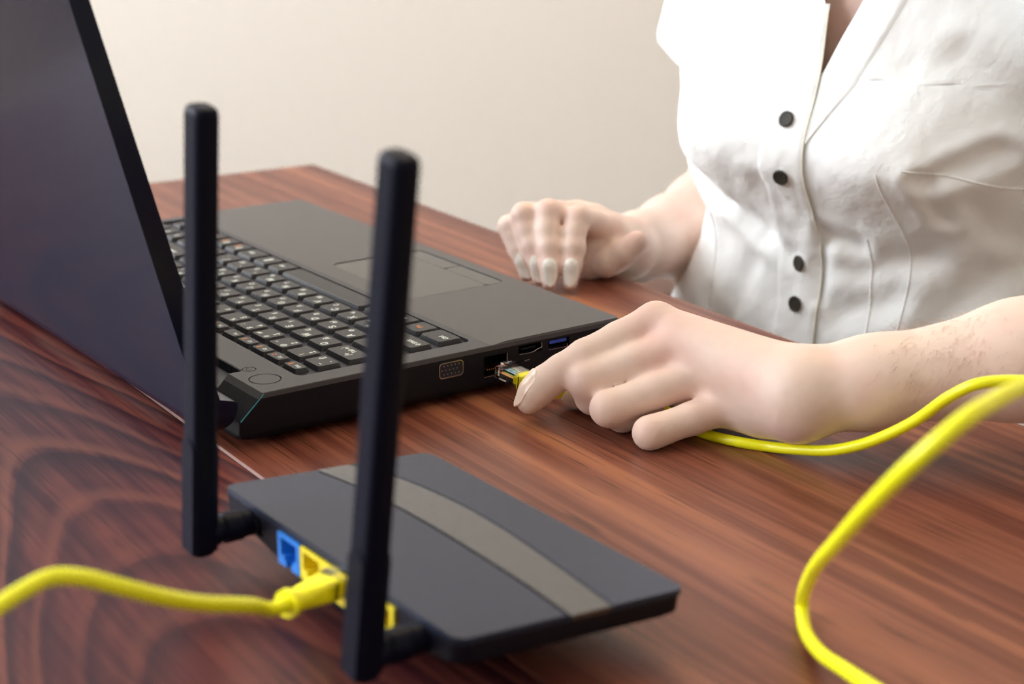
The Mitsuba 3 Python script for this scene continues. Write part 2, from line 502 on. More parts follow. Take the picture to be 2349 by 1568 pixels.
lower = lower - wedge - hinge_cuts.translate([0, 0, 0])
ETH = (-98.5, -82.8, -17.2, -5.6)
HDMI = (-121.0, -105.4, -8.6, -3.6)
USB = (-139.6, -125.2, -9.6, -3.9)
VGA = (-69.6, -54.4, -12.6, -4.0)
lower = lower - port_cut(*ETH, 14) - port_cut(*HDMI, 9) - port_cut(*USB, 12) - port_cut(VGA[0] + .3, VGA[1] - .3, VGA[2] + .3, VGA[3] - .3, 4)
obj('keyboard_deck', deck, 'deck_plastic', lap, 30)
obj('lower_case', lower, 'side_plastic', lap, 30)
for x, y in ((20, -150), (310, -150), (20, 40), (310, 40)):
    obj('foot', lathe([(0, TAB), (8, TAB), (8.5, TAB + 1), (8.5, -23.9), (0, -23.9)], (x, y, 0), (0, 0, 1), 20), 'side_plastic', lap)
# palm rest, a step above the keyboard surround
palm = hull(np.vstack([at_z(rrect(XL + .6, XR - .6, YF + .6, -85.5, 3), -0.2), at_z(np.array([[XL + .7, -97.5], [XR - .7, -97.5]]), 0.8), at_z(rrect(XL + 1.0, XR - 1.0, YF + 1.0, -97.5, 3), 0.8)]))
pad_cut = m3.Manifold.hull_points(np.vstack([at_z(rrect(80.5, 174.4, -166.4, -100.6, 6), z) for z in (0.1, 3)]))
obj('palm_rest', palm - pad_cut, 'palm_plastic', lap, 30)
obj('touchpad', plate(81.4, 172.6, -153.2, -100.9, 0.1, 0.62, 4, 0.15), 'pad_plastic', lap, label='slightly lighter touchpad')
obj('touchpad_button', plate(81.4, 126.5, -165.0, -153.7, 0.1, 0.66, 2.5, 0.2), 'pad_plastic', lap)
obj('touchpad_button', plate(127.4, 172.6, -165.0, -153.7, 0.1, 0.66, 2.5, 0.2), 'pad_plastic', lap)
obj('keyboard_tray', plate(KX0 + .02, KX1 - .02, KY0 + .02, KY1 - .02, -2.4, -1.66, 4, 0.1), 'recess_plastic', lap)
obj('power_button', lathe([(0, -0.9), (7.35, -0.9), (7.4, -0.25), (7.0, 0.05), (4, -0.15), (0, -0.25)], (*power_c, 0), (0, 0, 1), 40), 'deck_plastic', lap, label='round power button')
k = obj('recovery_button', lathe([(0, -0.6), (3.0, -0.6), (3.0, -0.1), (2.8, 0.0), (0, -0.05)], (*small_c, 0), (0, 0, 1), 28), 'deck_plastic', lap, label='small round button')
arc = [(small_c[0] + 1.5 * math.cos(a), small_c[1] + 1.5 * math.sin(a), 0.05) for a in np.radians(np.linspace(-20, 200, 12))]
obj('symbol', tube(arc, 0.16, 6, 0.5), 'black_gap', k)
# hinge bays: a ribbed vent, a sloping cover and the hinge barrel
for x0, x1 in ((20.2, 69.8), (262.2, 311.8)):
    g = obj('hinge_cover', hull([[x0, 39, -4.6], [x1, 39, -4.6], [x0, 39, -15], [x1, 39, -15], [x0, 50.5, -8.2], [x1, 50.5, -8.2], [x0, 52, -15], [x1, 52, -15]]), 'deck_plastic', lap, 20)
    ribs = [mbox(x, x + 0.75, 38.6, 40.0, -5.0, -0.1) for x in np.arange(x0 + .4, x1 - .8, 1.5)]
    obj('vent_ribs', m3.Manifold.batch_boolean(ribs, m3.OpType.Add), 'deck_plastic', g, False)
    obj('hinge_barrel', tube([[x0 + 3, 60, -8.5], [x1 - 3, 60, -8.5]], 5.0, 20, 50), 'side_plastic', lap)
# a bright teal bevel where the rear chamfer meets the side wall
obj('edge_trim', tube([[XL + .15, YB + .4, -0.6], [XL + .15, YB + 3.4, -3.4], [XL + .15, YB + 13.2, -12.4]], 0.32, 8, 2), 'edge_accent', lap, label='thin teal highlight edge')
# ports
vga = obj('vga_port', man(loft([np.c_[np.full(28, XS - .5), rrect(VGA[0], VGA[1], VGA[2], VGA[3], 2.0, 6)], np.c_[np.full(28, XS + 1.0), rrect(VGA[0], VGA[1], VGA[2], VGA[3], 2.0, 6)]])) -
          man(loft([np.c_[np.full(28, XS - 2), rrect(VGA[0] + .55, VGA[1] - .55, VGA[2] + .55, VGA[3] - .55, 1.6, 6)], np.c_[np.full(28, XS + 2), rrect(VGA[0] + .55, VGA[1] - .55, VGA[2] + .55, VGA[3] - .55, 1.6, 6)]])), 'metal', lap, 20, 'silver rimmed video port with pin holes')
obj('face', mbox(XS + .1, XS + 1.2, VGA[0] + .5, VGA[1] - .5, VGA[2] + .5, VGA[3] - .5), 'recess_plastic', vga, False)
pins = []
for r_, (zz, sh, cnt) in enumerate(((-6.0, 0.0, 5), (-8.3, 1.2, 5), (-10.6, 0.0, 5))):
    for c_ in range(cnt):
        y = -67.0 + c_ * 2.35 + sh
        pins.append(lathe([(0, -0.35), (0.32, -0.3), (0.32, 0.3), (0, 0.3)], (XS + .1, y, zz), (1, 0, 0), 8))
obj('pins', join(*pins), 'metal', vga)
eth = obj('network_port', mbox(XS + 10, XS + 14, *ETH) - mbox(XS + 9, XS + 13, ETH[0] + 1, ETH[1] - 1, ETH[2] + 1, ETH[3] - 1), 'black_gap', lap, False)
obj('contacts', join(*[vf(mbox(XS + .6, XS + 9, y, y + 0.45, -13.6, -12.9)) for y in np.arange(-96.0, -85.4, 1.27)]), 'gold', eth, False)
obj('edge_plate', mbox(XS - .05, XS + .5, -98.2, -97.8, -10.5, -5.8) + mbox(XS - .05, XS + .5, -96, -82.8, -17.0, -16.7), 'metal', eth, False)
obj('hdmi_port', tube([[XS, -106, -8.3], [XS, -115.2, -8.3], [XS, -118.4, -7.2], [XS, -120.8, -6.6], [XS, -120.8, -3.9]], 0.2, 6, 0.6) , 'metal', lap, label='silver edged display port')
obj('hdmi_tongue', mbox(XS + 1, XS + 8, -117.5, -108, -6.4, -5.4), 'black_gap', lap, False)
usb = obj('usb_port', mbox(XS - .1, XS + 4, USB[0] + 1.4, USB[1] - .6, USB[2] + .2, USB[2] + .42) + mbox(XS - .1, XS + 4, USB[0] + 1.2, USB[0] + 1.45, USB[2] + .2, USB[2] + 2.0), 'metal', lap, False)
obj('tongue', mbox(XS + .3, XS + 10, USB[0] + 1.8, USB[1] - 1.2, -6.2, -4.4), 'usb_blue', usb, False, 'blue plastic tongue')

# lid: tilted 15 degrees back from upright
lid_sec = Polygon([(69.4, 0.8), (69.4 + .2737 * 222, 222), (69.4 + .2737 * 222 + 2.0, 224.0), (69.4 + .2737 * 222 + 6.2, 222.5), (69.4 + .2737 * 222 + 8.0, 219.0), (80.2, -1.0), (77.3, -11.6), (75, -16), (72, -17.5), (66, -16.5), (62.5, -12), (60.5, -6), (60.2, -2.4), (62, -1.2)])
from shapely.geometry.polygon import orient
sec = m3.CrossSection([[tuple(q) for q in np.array(orient(lid_sec, 1.0).exterior.coords)[:-1]]])
lid = sec.extrude(XR - XL - 0.6).rotate([90, 0, 90]).translate([XL + .3, 0, 0])
trim = m3.CrossSection([[tuple(q) for q in rrect(XL + .3, XR - .3, -17.6, 226, 11, 8)]]).extrude(260).rotate([90, 0, 0]).translate([0, 200, 0])
lid = lid ^ trim
screen_n = unit([0, -1, .2737])
up_l = unit([0, .2737, 1])
lk = obj('lid', lid, 'lid_plastic', lap, 28, 'matte black lid seen from behind')
cx = (XL + XR) / 2
org = np.array([cx, 69.4 + .2737 * 112, 112])
q = place(vf(plate(-174, 174, -100, 100, 0.05, 0.5, 2, .2))[0], org, [1, 0, 0], up_l, screen_n)
obj('screen', (q, vf(plate(-174, 174, -100, 100, 0.05, 0.5, 2, .2))[1]), 'black_gap', lk)

# keyboard
LEG_UP = 0.02


def key_mesh(w, h, top=0.9, base=-1.6):
    """Centred at the origin: a low cap with a rounded bevel and a curved front edge."""
    o = rrect(-w / 2 - .7, w / 2 + .7, -h / 2 - .8, h / 2 + .8, 1.6, 4)
    a = rrect(-w / 2, w / 2, -h / 2, h / 2, 1.7, 4)
    b = rrect(-w / 2 + .28, w / 2 - .28, -h / 2 + .28, h / 2 - .28, 1.5, 4)

    def sag(p, z):                                          # the sitter's edge bows out a little
        p = p.copy()
        low = p[:, 1] < 0
        p[low, 1] -= 0.7 * np.clip(1 - (p[low, 0] / (w / 2)) ** 2, 0, 1)
        return at_z(p, z)
    return loft([at_z(o, base), sag(a, top - .35), sag(b, top)])


KEYS = []          # x centre, y centre, w, h, [(text, dx, dy, height, colour)]
big, small = 4.0, 2.9


def letter(x, row, lat, cyr='', w=15.0):
    leg = [(lat, -3.9, 2.6, big, 'w')]
    if cyr:
        leg.append((cyr, 3.4, -2.5, 3.1, 'w'))
    KEYS.append((x, -ROW * row, w, 12.6, leg))


num = [('`', '~', 'Ё'), ('1', '!', ''), ('2', '@', '"'), ('3', '#', '№'), ('4', '$', ';'), ('5', '%', ''), ('6', '^', ':'), ('7', '&', '?'), ('8', '*', ''), ('9', '(', ''), ('0', ')', ''), ('-', '_', ''), ('=', '+', '')]
for i, (d, s, c) in enumerate(num):
    leg = [(s, -4.0, 3.2, 2.9, 'w'), (d, -4.0, -3.0, 3.4, 'w')]
    if c:
        leg.append((c, 3.8, 3.0 if c != 'Ё' else -2.6, 2.5 if c != 'Ё' else 3.2, 'w'))
    KEYS.append(((i + .5) * PITCH, 0, 15.0, 12.6, leg))
KEYS.append((14 * PITCH, 0, 34.0, 12.6, [('Backspace', -6, 2.5, 2.4, 'w')]))
KEYS.append((0.75 * PITCH, -ROW, 23.8, 12.6, [('|←', -2.5, 2.4, 2.8, 'w'), ('Tab→|', 2.5, -2.5, 2.6, 'w')]))
for i, (a, b) in enumerate(zip('QWERTYUIOP[]', 'ЙЦУКЕНГШЩЗХЪ')):
    letter((2 + i) * PITCH, 1, a, b)
KEYS.append((14.25 * PITCH, -ROW, 24.0, 12.6, [('\\', -5, 2.5, big, 'w'), ('/', 4, -2.5, 3.0, 'w')]))
KEYS.append((0.875 * PITCH, -2 * ROW, 28.5, 12.6, [('CapsLk', -4, 2.5, 2.4, 'w')]))
for i, (a, b) in enumerate(zip("ASDFGHJKL;'", 'ФЫВАПРОЛДЖЭ')):
    letter((2.25 + i) * PITCH, 2, a, b)
KEYS.append((13.9 * PITCH, -2 * ROW, 37.0, 12.6, [('Enter', -6, 2.5, 2.6, 'w')]))
KEYS.append((1.125 * PITCH, -3 * ROW, 38.5, 12.6, [('⇧Shift', -12, 0.0, 2.7, 'w')]))
for i, (a, b) in enumerate(zip('ZXCVBNM,./', 'ЯЧСМИТЬБЮ.')):
    letter((2.75 + i) * PITCH, 3, a, b)
KEYS.append((13.65 * PITCH, -3 * ROW, 46.0, 12.6, [('⇧Shift', -13, 2.5, 2.6, 'w')]))
yb = -4 * ROW - .2
for x0, x1, leg in ((2.1, 21.4, [('Ctrl', -3.8, 0.5, 2.8, 'w')]), (24.2, 38.6, [('Fn', 0.4, 0.5, 2.9, 'o')]), (42, 57.6, [('⊞', 0, 0, 3.6, 'w')]), (61, 79.6, [('Alt', -4, 1.5, 2.6, 'w')]), (83.6, 174.4, []), (178.0, 192.8, [('Alt', 1, 0, 2.6, 'w')]),
                    (196.4, 211.4, [('▤', 0, 0, 4.2, 'w')]), (215.0, 233.2, [('Ctrl', 2, 0, 2.6, 'w')]), (236.8, 250.6, [('◂', -2, 1, 3.0, 'w'), ('◃', 3.0, -1, 3.0, 'o')]), (254.2, 268.0, [('▾', -2, 1, 3.0, 'w'), ('▿', 3.0, -1, 3.0, 'o')]), (271.6, 285.4, [('▸', -2, 1, 3.0, 'w'), ('▹', 3.0, -1, 3.0, 'o')])):
    KEYS.append(((x0 + x1) / 2, yb, x1 - x0 - .3, 13.4, leg))
fx = [11.2, 29.4, 45.4, 61.8, 78.2, 96.6, 113.0, 129.4, 145.8, 164.2, 180.6, 197.0, 213.4, 231.8, 248.2, 264.6, 281.0]
fn = ['Esc', 'F1', 'F2', 'F3', 'F4', 'F5', 'F6', 'F7', 'F8', 'F9', 'F10', 'F11', 'F12', 'Ins', 'Del', 'Home', 'End']
fo = ['◉', '♪', '▭', '▣', '', '✕', '◇', '▢', '○', '☀', '◐', '▸', '▪', '', '', '', '']
for x, a, o in zip(fx, fn, fo):
    KEYS.append((x, 14.3, 13.4, 7.0, [(a, -2.6, 0.2, 2.1, 'w')] + ([(o, 3.2, 0.4, 2.3, 'o')] if o else [])))
npx = [294.6, 308.4, 322.2, 333.0 - 1.0]
npk = [['Num', '/', '*', '-'], ['7', '8', '9', '+'], ['4', '5', '6', ''], ['1', '2', '3', '⏎'], ['0', '', '.', '']]
for r_, rowk in enumerate(npk):
    for c_, s in enumerate(rowk):
        if r_ == 4 and c_ == 1 or (s == '' and r_ != 4):
            continue
        if not s:
            continue
        w = 10.4 if c_ < 3 else 7.4
        KEYS.append((npx[c_], -ROW * r_ - (.2 if r_ == 4 else 0), w, 12.6, [(s, -1.0, 1.2, 3.2 if len(s) == 1 else 2.0, 'w')]))
for i, x in enumerate(npx[:3]):
    KEYS.append((x, 14.3, 10.4, 7.0, [(('PgU', 'PgD', 'Pau')[i], -0.4, 0.2, 2.0, 'w')]))
have = set('`~Ё1!2@"3#№4$;5%6^:7&?8*9(0)-_=+QWERTYUIOP[]ЙЦУКЕНГШЩЗХЪASDFGHJKL\'ФЫВАПРОЛДЖЭZXCVBNM,./ЯЧСМИТЬБЮ')
for x, y, w, h, leg in KEYS:
    kk = obj('key', (vf(key_mesh(w, h))[0] + [x, y, 0], vf(key_mesh(w, h))[1]), 'key_plastic', lap, 25)
    for colour, m_, nm in (('w', 'legend_white', 'legend'), ('o', 'legend_orange', 'function_legend')):
        parts = [(text(s, hh)[0] + [x + dx, y + dy, 0.9 + LEG_UP], text(s, hh)[1]) for s, dx, dy, hh, cc in leg if cc == colour]
        if parts:
            obj(nm, join(*parts), m_, kk, False)


# ----------------------------------------------------------------------------------------------------------------------
# Router: local a runs along its back from the left antenna to the right one, b from the back to the front
# ----------------------------------------------------------------------------------------------------------------------
RW, RD = 169.0, 99.5


def rt(p):
    """(a, b, z above the tilted top) to laptop mm."""
    p = np.atleast_2d(np.asarray(p, float))
    return np.c_[-117.6 - p[:, 0] - 0.035 * p[:, 1], 120.6 - p[:, 1] - 0.012 * p[:, 0], 4.0 - 0.06 * p[:, 1] + p[:, 2]]


def rtm(mesh):
    v, f = vf(mesh)
    return rt(v), f[:, ::-1]


rou = thing('router', 'dark grey wireless router with two upright antennas, in front of the laptop', 'router')
full = Polygon(rrect(0, RW, 0, RD, 6, 6))
low = spline([(-2, 43.5), (1, 44), (21, 48.1), (53.5, 51), (81.3, 51.6), (112, 50.8), (141, 49.4), (172, 46.5)], 3)
upp = spline([(-2, 58.5), (9.6, 64.5), (26.4, 70.3), (48.3, 73.6), (68.9, 74.9), (97, 73.8), (127, 70.6), (150.9, 67.6), (172, 64.6)], 3)


def cover(poly, z0, z1, bevel=0.5):
    """A flat piece of the top with a small bevel."""
    inner = poly.buffer(-bevel, join_style=2)
    a = m3.CrossSection([[tuple(q) for q in np.array(orient(poly, 1.0).exterior.coords)[:-1]]]).extrude(z1 - z0 - bevel).translate([0, 0, z0])
    b = trimesh.creation.extrude_polygon(inner, bevel, engine='earcut')
    return a + man(b).translate([0, 0, z1 - bevel])


rear = full.intersection(Polygon([*map(tuple, low), (180, -10), (-10, -10)]))
band = full.intersection(Polygon([*map(tuple, low), *map(tuple, upp[::-1])])).buffer(-0.25)
front = full.intersection(Polygon([*map(tuple, upp), (180, 120), (-10, 120)]))
obj('top_cover', rtm(cover(rear.buffer(-0.9, join_style=2).intersection(full), -2.2, 0.1, 0.4)), 'router_top', rou, 25, 'satin grey rear half of the top')
obj('top_cover', rtm(cover(front.buffer(-0.15), -2.2, 0.0, 0.4)), 'router_top', rou, 25, 'satin grey front half of the top')
obj('gloss_band', rtm(cover(band, -2.0, -0.02, 0.2)), 'router_gloss', rou, 25, 'glossy black curved band')
rings = []
for za, zt, ia, ib0, ib1, rr in ((-2.1, 0, .6, .6, .6, 6), (-9.0, 0, 1.2, 1.0, 1.2, 6), (-10.6, 0, 3.0, 1.4, 3.0, 7), (-16.0, .2, 28, 2.0, 12, 14), (-21.5, .6, 52, 3.5, 20, 16), (-25.5, 1.0, 62, 7, 26, 14), (-26.2, 1.0, 65, 10, 30, 12)):
    p = rt(at_z(rrect(ia, RW - ia, ib0, RD - ib1, rr, 5), za))
    flat = 4.0 + za
    p[:, 2] = p[:, 2] * (1 - zt) + max(flat, TAB + 1.2) * zt
    rings.append(p[::-1])
body = man(loft(rings))


def rbx(a0, a1, b0, b1, z0, z1):
    c = np.array([[a, b, z] for a in (a0, a1) for b in (b0, b1) for z in (z0, z1)], float)
    return hull(rt(c))


PORTS = [(48.6, 65.0, 'port_blue')] + [(66.0 + 16.2 * i, 82.0 + 16.2 * i, 'port_yellow') for i in range(4)]
body = body - rbx(48.3, 131.2, -4, 14, -16.2, -2.6) - rbx(25, 33, -4, 3, -12, -4)
obj('body', body, 'router_body', rou, 30)
for i, (a0, a1, m_) in enumerate(PORTS):
    am = (a0 + a1) / 2
    blk = rbx(a0, a1, -0.5, 12, -15.8, -2.8) - rbx(am - 5.9, am + 5.9, -3, 10, -11.6, -4.4) - rbx(am - 3.2, am + 3.2, -3, 9, -13.4, -11.5) - rbx(am - 1.9, am + 1.9, -3, 9, -17, -13.3)
    pk = obj('port', blk, m_, rou, False, 'blue network port' if i == 0 else None)
    obj('contacts', join(*[vf(rbx(am - 4.6 + 1.25 * j, am - 4.1 + 1.25 * j, 1, 9, -5.6, -5.1)) for j in range(8)]), 'gold', pk, False)
obj('power_jack', lathe([(3.2, -0.6), (3.4, 0.2), (2.0, 0.25), (1.9, -2.5), (0.6, -2.4), (0.5, -0.4), (0, -0.4)], rt([29, 0, -8])[0], (0, 1, 0), 20), 'black_gap', rou)
for x, y in ((60, 30), (108, 30), (60, 70), (108, 70)):
    c = rt([x, y, 0])[0]
    obj('foot', lathe([(0, TAB), (5, TAB), (5.2, TAB + 1.6), (0, TAB + 1.6)], (c[0], c[1], 0), (0, 0, 1), 16), 'black_gap', rou)
for (bot, top, hx) in (((-140.8, 141.5, -11.2), (-160.4, 141.5, 167.0), -140.0), ((-262.8, 141.5, -10.8), (-290.6, 141.5, 171.2), -265.0)):
    bot, top = np.array(bot), np.array(top)
    ax = unit(top - bot)
    sx = unit(np.cross([0, 1, 0], ax))
    L = np.linalg.norm(top - bot)

    def sect(h, w, d, r):
        q = rrect(-w / 2, w / 2, -d / 2, d / 2, r, 4)
        return bot + ax * h + q[:, :1] * sx + q[:, 1:2] * np.array([0, 1.0, 0])
    hs = [(0, 10.4, 7.8, 3), (0.9, 12.0, 9.4, 3.0), (2.5, 12.7, 10.0, 3.0), (50, 12.7, 9.9, 3.0), (L - 3, 12.5, 9.8, 3.0), (L - 1.0, 11.8, 9.2, 3.2), (L - 0.2, 10.2, 7.8, 3.2), (L, 7.4, 5.2, 2.4)]
    an = obj('antenna', loft([sect(*h) for h in hs]), 'antenna_plastic', rou, 40)
    arch = Polygon([(-4.7, 1.2), (4.7, 1.2), *[(4.7 * math.cos(a), 45 + 5.2 * math.sin(a)) for a in np.radians(np.linspace(0, 180, 14))]])
    sl = man(trimesh.creation.extrude_polygon(arch, 10.9, engine='earcut'))
    v, f = vf(sl)
    obj('sleeve', (bot + v[:, :1] * sx + v[:, 1:2] * ax + (v[:, 2:3] - 5.45) * np.cross(sx, ax), f), 'antenna_plastic', an, 30)
    c = bot + ax * 7.5
    obj('hinge', lathe([(0, -5), (5.4, -5), (6.0, -4.2), (6.0, 4), (5.2, 4.6), (5.2, 6.2), (6.2, 6.8), (6.2, 14), (5.6, 15), (5.6, 23), (0, 23)], (c[0], c[1] - 3, c[2]), (0, -1, 0), 24), 'antenna_plastic', an, 30)

# ----------------------------------------------------------------------------------------------------------------------
# Yellow network cables with clear plugs
# ----------------------------------------------------------------------------------------------------------------------
WIRES = [(0.9, 0.5, 0.2), (0.85, 0.4, 0.05), (0.3, 0.7, 0.35), (0.05, 0.2, 0.7), (0.4, 0.6, 0.85), (0.05, 0.5, 0.15), (0.7, 0.55, 0.4), (0.3, 0.15, 0.06)]
for i, c in enumerate(WIRES):
    mat(f'wire_{i}', c, 0.4)


def plug(parent, tip, back, up, boot_from, boot_len, latch_up):
    """A clear plug with its tip at "tip"; local x runs back along the cable, z up."""
    ex = unit(back)
    ey = unit(np.cross(up, ex))
    ez = np.cross(ex, ey)

    def P(m):
        v, f = vf(m)
        return place(v, tip, ex, ey, ez), f
    shell = rbox(0, 21.4, -5.85, 5.85, -3.3, 3.3, 0.45, 2) - mbox(3.2, 24, -4.9, 4.9, -2.2, 2.3) - m3.Manifold.batch_boolean([mbox(-1, 3.4, -4.6 + 1.27 * j, -4.25 + 1.27 * j, -4, -1.6) for j in range(8)], m3.OpType.Add)
    pk = obj('plug', P(shell), 'clear_plastic', parent, 20, 'clear plastic plug')
    obj('latch', P(hull([[0.4, -2.6, 3.2], [0.4, 2.6, 3.2], [0.4, -2.6, 4.6], [0.4, 2.6, 4.6], [6.5, -2.6, 4.9], [6.5, 2.6, 4.9], [6.5, -2.6, 6.0], [6.5, 2.6, 6.0]]) +
                    hull([[6, -2.3, 4.9], [6, 2.3, 4.9], [6, -2.3, 6.0], [6, 2.3, 6.0], [17.5, -2.0, 4.9 + latch_up], [17.5, 2.0, 4.9 + latch_up], [17.5, -2.0, 5.8 + latch_up], [17.5, 2.0, 5.8 + latch_up]])), 'clear_plastic', pk, 20)
    obj('contacts', P(join(*[vf(mbox(0.5, 3.3, -4.56 + 1.27 * j, -4.3 + 1.27 * j, -3.1, -1.7)) for j in range(8)])), 'gold', pk, False, 'gold contacts')
    for j in range(8):
        obj('wire', P(tube([[3.4, -4.2 + 1.2 * j, 0.4], [9, -4.1 + 1.17 * j, 0.3], [14, -3.2 + 0.9 * j, 0.1], [boot_from + 4, -2 + 0.6 * j, 0]], 0.46, 6, 3)), f'wire_{j}', pk, 40)
    secs = [(boot_from, 9.4, 5.6), (boot_from + 3.6, 9.4, 5.6)]
    bt = loft([np.c_[np.full(20, x), rrect(-w / 2, w / 2, -h / 2, h / 2, 1.4, 4)] for x, w, h in secs])
    obj('boot_insert', P(bt), 'cable_boot', pk, 30)
    rings = []
    n = 22
    x0 = boot_from + 3.2
    for i in range(n):
        s = i / (n - 1)
        w = 11.9 + (8.4 - 11.9) * s
        h = 8.4 + (7.6 - 8.4) * s
        if 0.3 < s < 0.86 and i % 2:
            w, h = w - 0.9, h - 0.9
        if s >= 0.9:
            w, h = 10.4, 10.0
        rings.append(np.c_[np.full(24, x0 + boot_len * s), rrect(-w / 2, w / 2, -h / 2, h / 2, min(1.3 + 3.3 * s, h / 2 - .01), 5)])
    obj('boot', P(loft(rings)), 'cable_boot', pk, 30, 'yellow ribbed boot')
    return place(np.array([[x0 + boot_len - 1, 0, 0], [x0 + boot_len + 14, 0, 0]]), tip, ex, ey, ez)


nc = thing('network_cable', 'yellow network cable whose clear plug the fingers push towards the laptop port', 'cable')
e0 = plug(nc, (-23.5, -89.6, -11.3), (-25.0, -3.0, -2.2), (0.05, 0.0, 1.0), 13.6, 9.5, 5.6)
CAB = [tuple(e0[0]), tuple(e0[1]), (-61.5, -103, -8.0), (-76, -120, -8.0), (-101, -131, -17.5), (-124, -135.5, -24.3), (-147.0, -141.3, -24.3), (-160.3, -149.0, -24.3), (-176.9, -152.7, -21.4), (-192.0, -157.4, -18.1), (-205.7, -161.4, -12.2), (-219.8, -164.0, -3.5), (-234.3, -166.7, 7.8), (-251.8, -167.4, 24.3), (-262.1, -171.4, 31.9), (-270.7, -180.7, 34.0), (-289.0, -195.4, 34.8), (-322, -190.0, 40.0), (-353.2, -135.2, 63.6), (-384.7, -66.5, 86.9), (-392.1, -36.8, 95.5), (-401.2, -11.2, 100.7), (-410.5, 13.4, 104.1),
       (-419.4, 39.7, 105.2), (-412.4, 48.3, 93.7), (-389.5, 38.5, 70.6), (-356.1, 15.3, 39.9), (-319.0, -13.9, 6.5), (-294.5, -36.2, -22.5), (-306.7, -25.4, -24.3), (-328.5, -9.9, -19.6), (-358.0, 7.5, -9.3), (-385.0, 24.0, 1.0), (-421.0, 42.0, 12.0), (-459.9, 59.6, 18.0), (-530, 92, -8), (-600, 112, -23.5), (-700, 125, -24.3), (-735, 128.5, -24.2)]
obj('cord', tube(CAB, 2.65, 16, 2.0), 'cable_yellow', nc, True, 'yellow cord')


def loose_end(parent, a, b):
    """A plug lying on the table at the far end b of a cord that comes from a."""
    d = unit([b[0] - a[0], b[1] - a[1], 0])
    tip = np.array([b[0], b[1], TAB + 5.2]) + d * 36
    plug(parent, tip, -d, (0, 0, 1), 13.6, 24.0, 1.0)


loose_end(nc, CAB[-2], CAB[-1])
rc = thing('network_cable', 'yellow network cable plugged into the back of the router, leaving to the left', 'cable')
pt = rt([90.2, 0, -7.6])[0]
e1 = plug(rc, pt + [0.6, -8.0, -1.2], (-12.3, 28.0, 4.4), (0.1, -0.15, 1.0), 12.0, 25.0, 0.8)
RC = [tuple(e1[0]), tuple(e1[0] * .5 + e1[1] * .5), (-243.3, 171.8, 15.3), (-251.0, 191.8, 24.7), (-256.8, 207.6, 33.5), (-258.5, 222.2, 41.8), (-256.1, 233.3, 47.0), (-254.3, 241.9, 48.7), (-256.4, 252.1, 47.7), (-259.1, 259.7, 46.4), (-264.0, 271.7, 44.7), (-268.2, 293.8, 40.0), (-285, 340, 12), (-308, 385, -17), (-330, 425, -24.3), (-340, 440, -24.2)]
obj('cord', tube(RC, 2.65, 16, 2.0), 'cable_yellow', rc, True, 'yellow cord')
loose_end(rc, RC[-2], RC[-1])

# ----------------------------------------------------------------------------------------------------------------------
# Person
# ----------------------------------------------------------------------------------------------------------------------
PH = math.radians(12)                                     # the sitter is turned a little to her left
PR = np.array([math.cos(PH), math.sin(PH), 0])            # her right
PF = np.array([-math.sin(PH), math.cos(PH), 0])           # her front
PC = np.array([65.0, -484.0, 0])
ZS = np.array([-330, -240, -120, -60, 0, 40, 80, 130, 180, 215, 240, 262, 280])
AS = np.array([172, 176, 172, 150, 124, 126, 138, 147, 156, 156, 130, 84, 62])
BS = np.array([118, 120, 115, 106, 98, 101, 107, 112, 104, 90, 74, 62, 58])
LEAN = np.array([0, 0, 0, 2, 6, 8, 7, 4, 8, 16, 24, 32, 38])
from scipy.interpolate import PchipInterpolator
fA, fB, fL = (PchipInterpolator(ZS, q) for q in (AS, BS, LEAN))


def bust(r, z, size):
    dz = z - 62.0
    up = np.exp(-(dz / 46.0) ** 2)
    dn = np.exp(-(dz / 36.0) ** 2)
    return size * np.where(dz > 0, up, dn) * (np.exp(-((r - 70) / 56.0) ** 2) + np.exp(-((r + 70) / 56.0) ** 2))


def to_person(p):
    q = p - PC
    return q @ PR, q @ PF, p[:, 2]


def from_person(r, f, z):
    return PC + np.asarray(r)[..., None] * PR + np.asarray(f)[..., None] * PF + np.asarray(z)[..., None] * np.array([0, 0, 1.0])


def d_torso(p):
    r, f, z = to_person(p)
    zc = np.clip(z, ZS[0], ZS[-1])
    a, b = fA(zc) - 9, fB(zc) - 9
    f = f - fL(zc)
    f = f - np.where(f > 0, bust(r, z, 30.0) * np.clip(f / 60, 0, 1), 0)
    rho = np.sqrt((np.abs(r) / a) ** 2 + (np.abs(f) / b) ** 2)
    d = (rho - 1) * np.minimum(a, b) * 0.85
    return np.maximum(d, np.maximum(z - 272.0, -300.0 - z))


def cone(*pts):
    """A chain of round cones through (x, y, z, radius) points."""
    q = np.asarray(pts, float)
    return [(q[i, :3], q[i + 1, :3], q[i, 3], q[i + 1, 3]) for i in range(len(q) - 1)]


def d_cone(p, c):
    a, b, ra, rb = c
    ab = b - a
    t = np.clip(((p - a) @ ab) / (ab @ ab), 0, 1)
    return np.linalg.norm(p - a - t[:, None] * ab, axis=1) - (ra + (rb - ra) * t)


def smin(a, b, k):
    h = np.clip(0.5 + 0.5 * (b - a) / k, 0, 1)
    return b + (a - b) * h - k * h * (1 - h)


class Group:
    """Round cones joined smoothly with blend k."""

    def __init__(self, k, cones):
        self.k, self.c = k, cones
        self.lo = np.array([np.minimum(a - ra, b - rb) for a, b, ra, rb in cones])
        self.hi = np.array([np.maximum(a + ra, b + rb) for a, b, ra, rb in cones])

    def __call__(self, p, lo, hi, pad=28):
        near = np.nonzero(((self.lo - pad < hi) & (self.hi + pad > lo)).all(1))[0]
        d = None
        for i in near:
            e = d_cone(p, self.c[i])
            d = e if d is None else smin(d, e, self.k)
        return d


def merge(a, b, k):
    return b if a is None else a if b is None else smin(a, b, k)


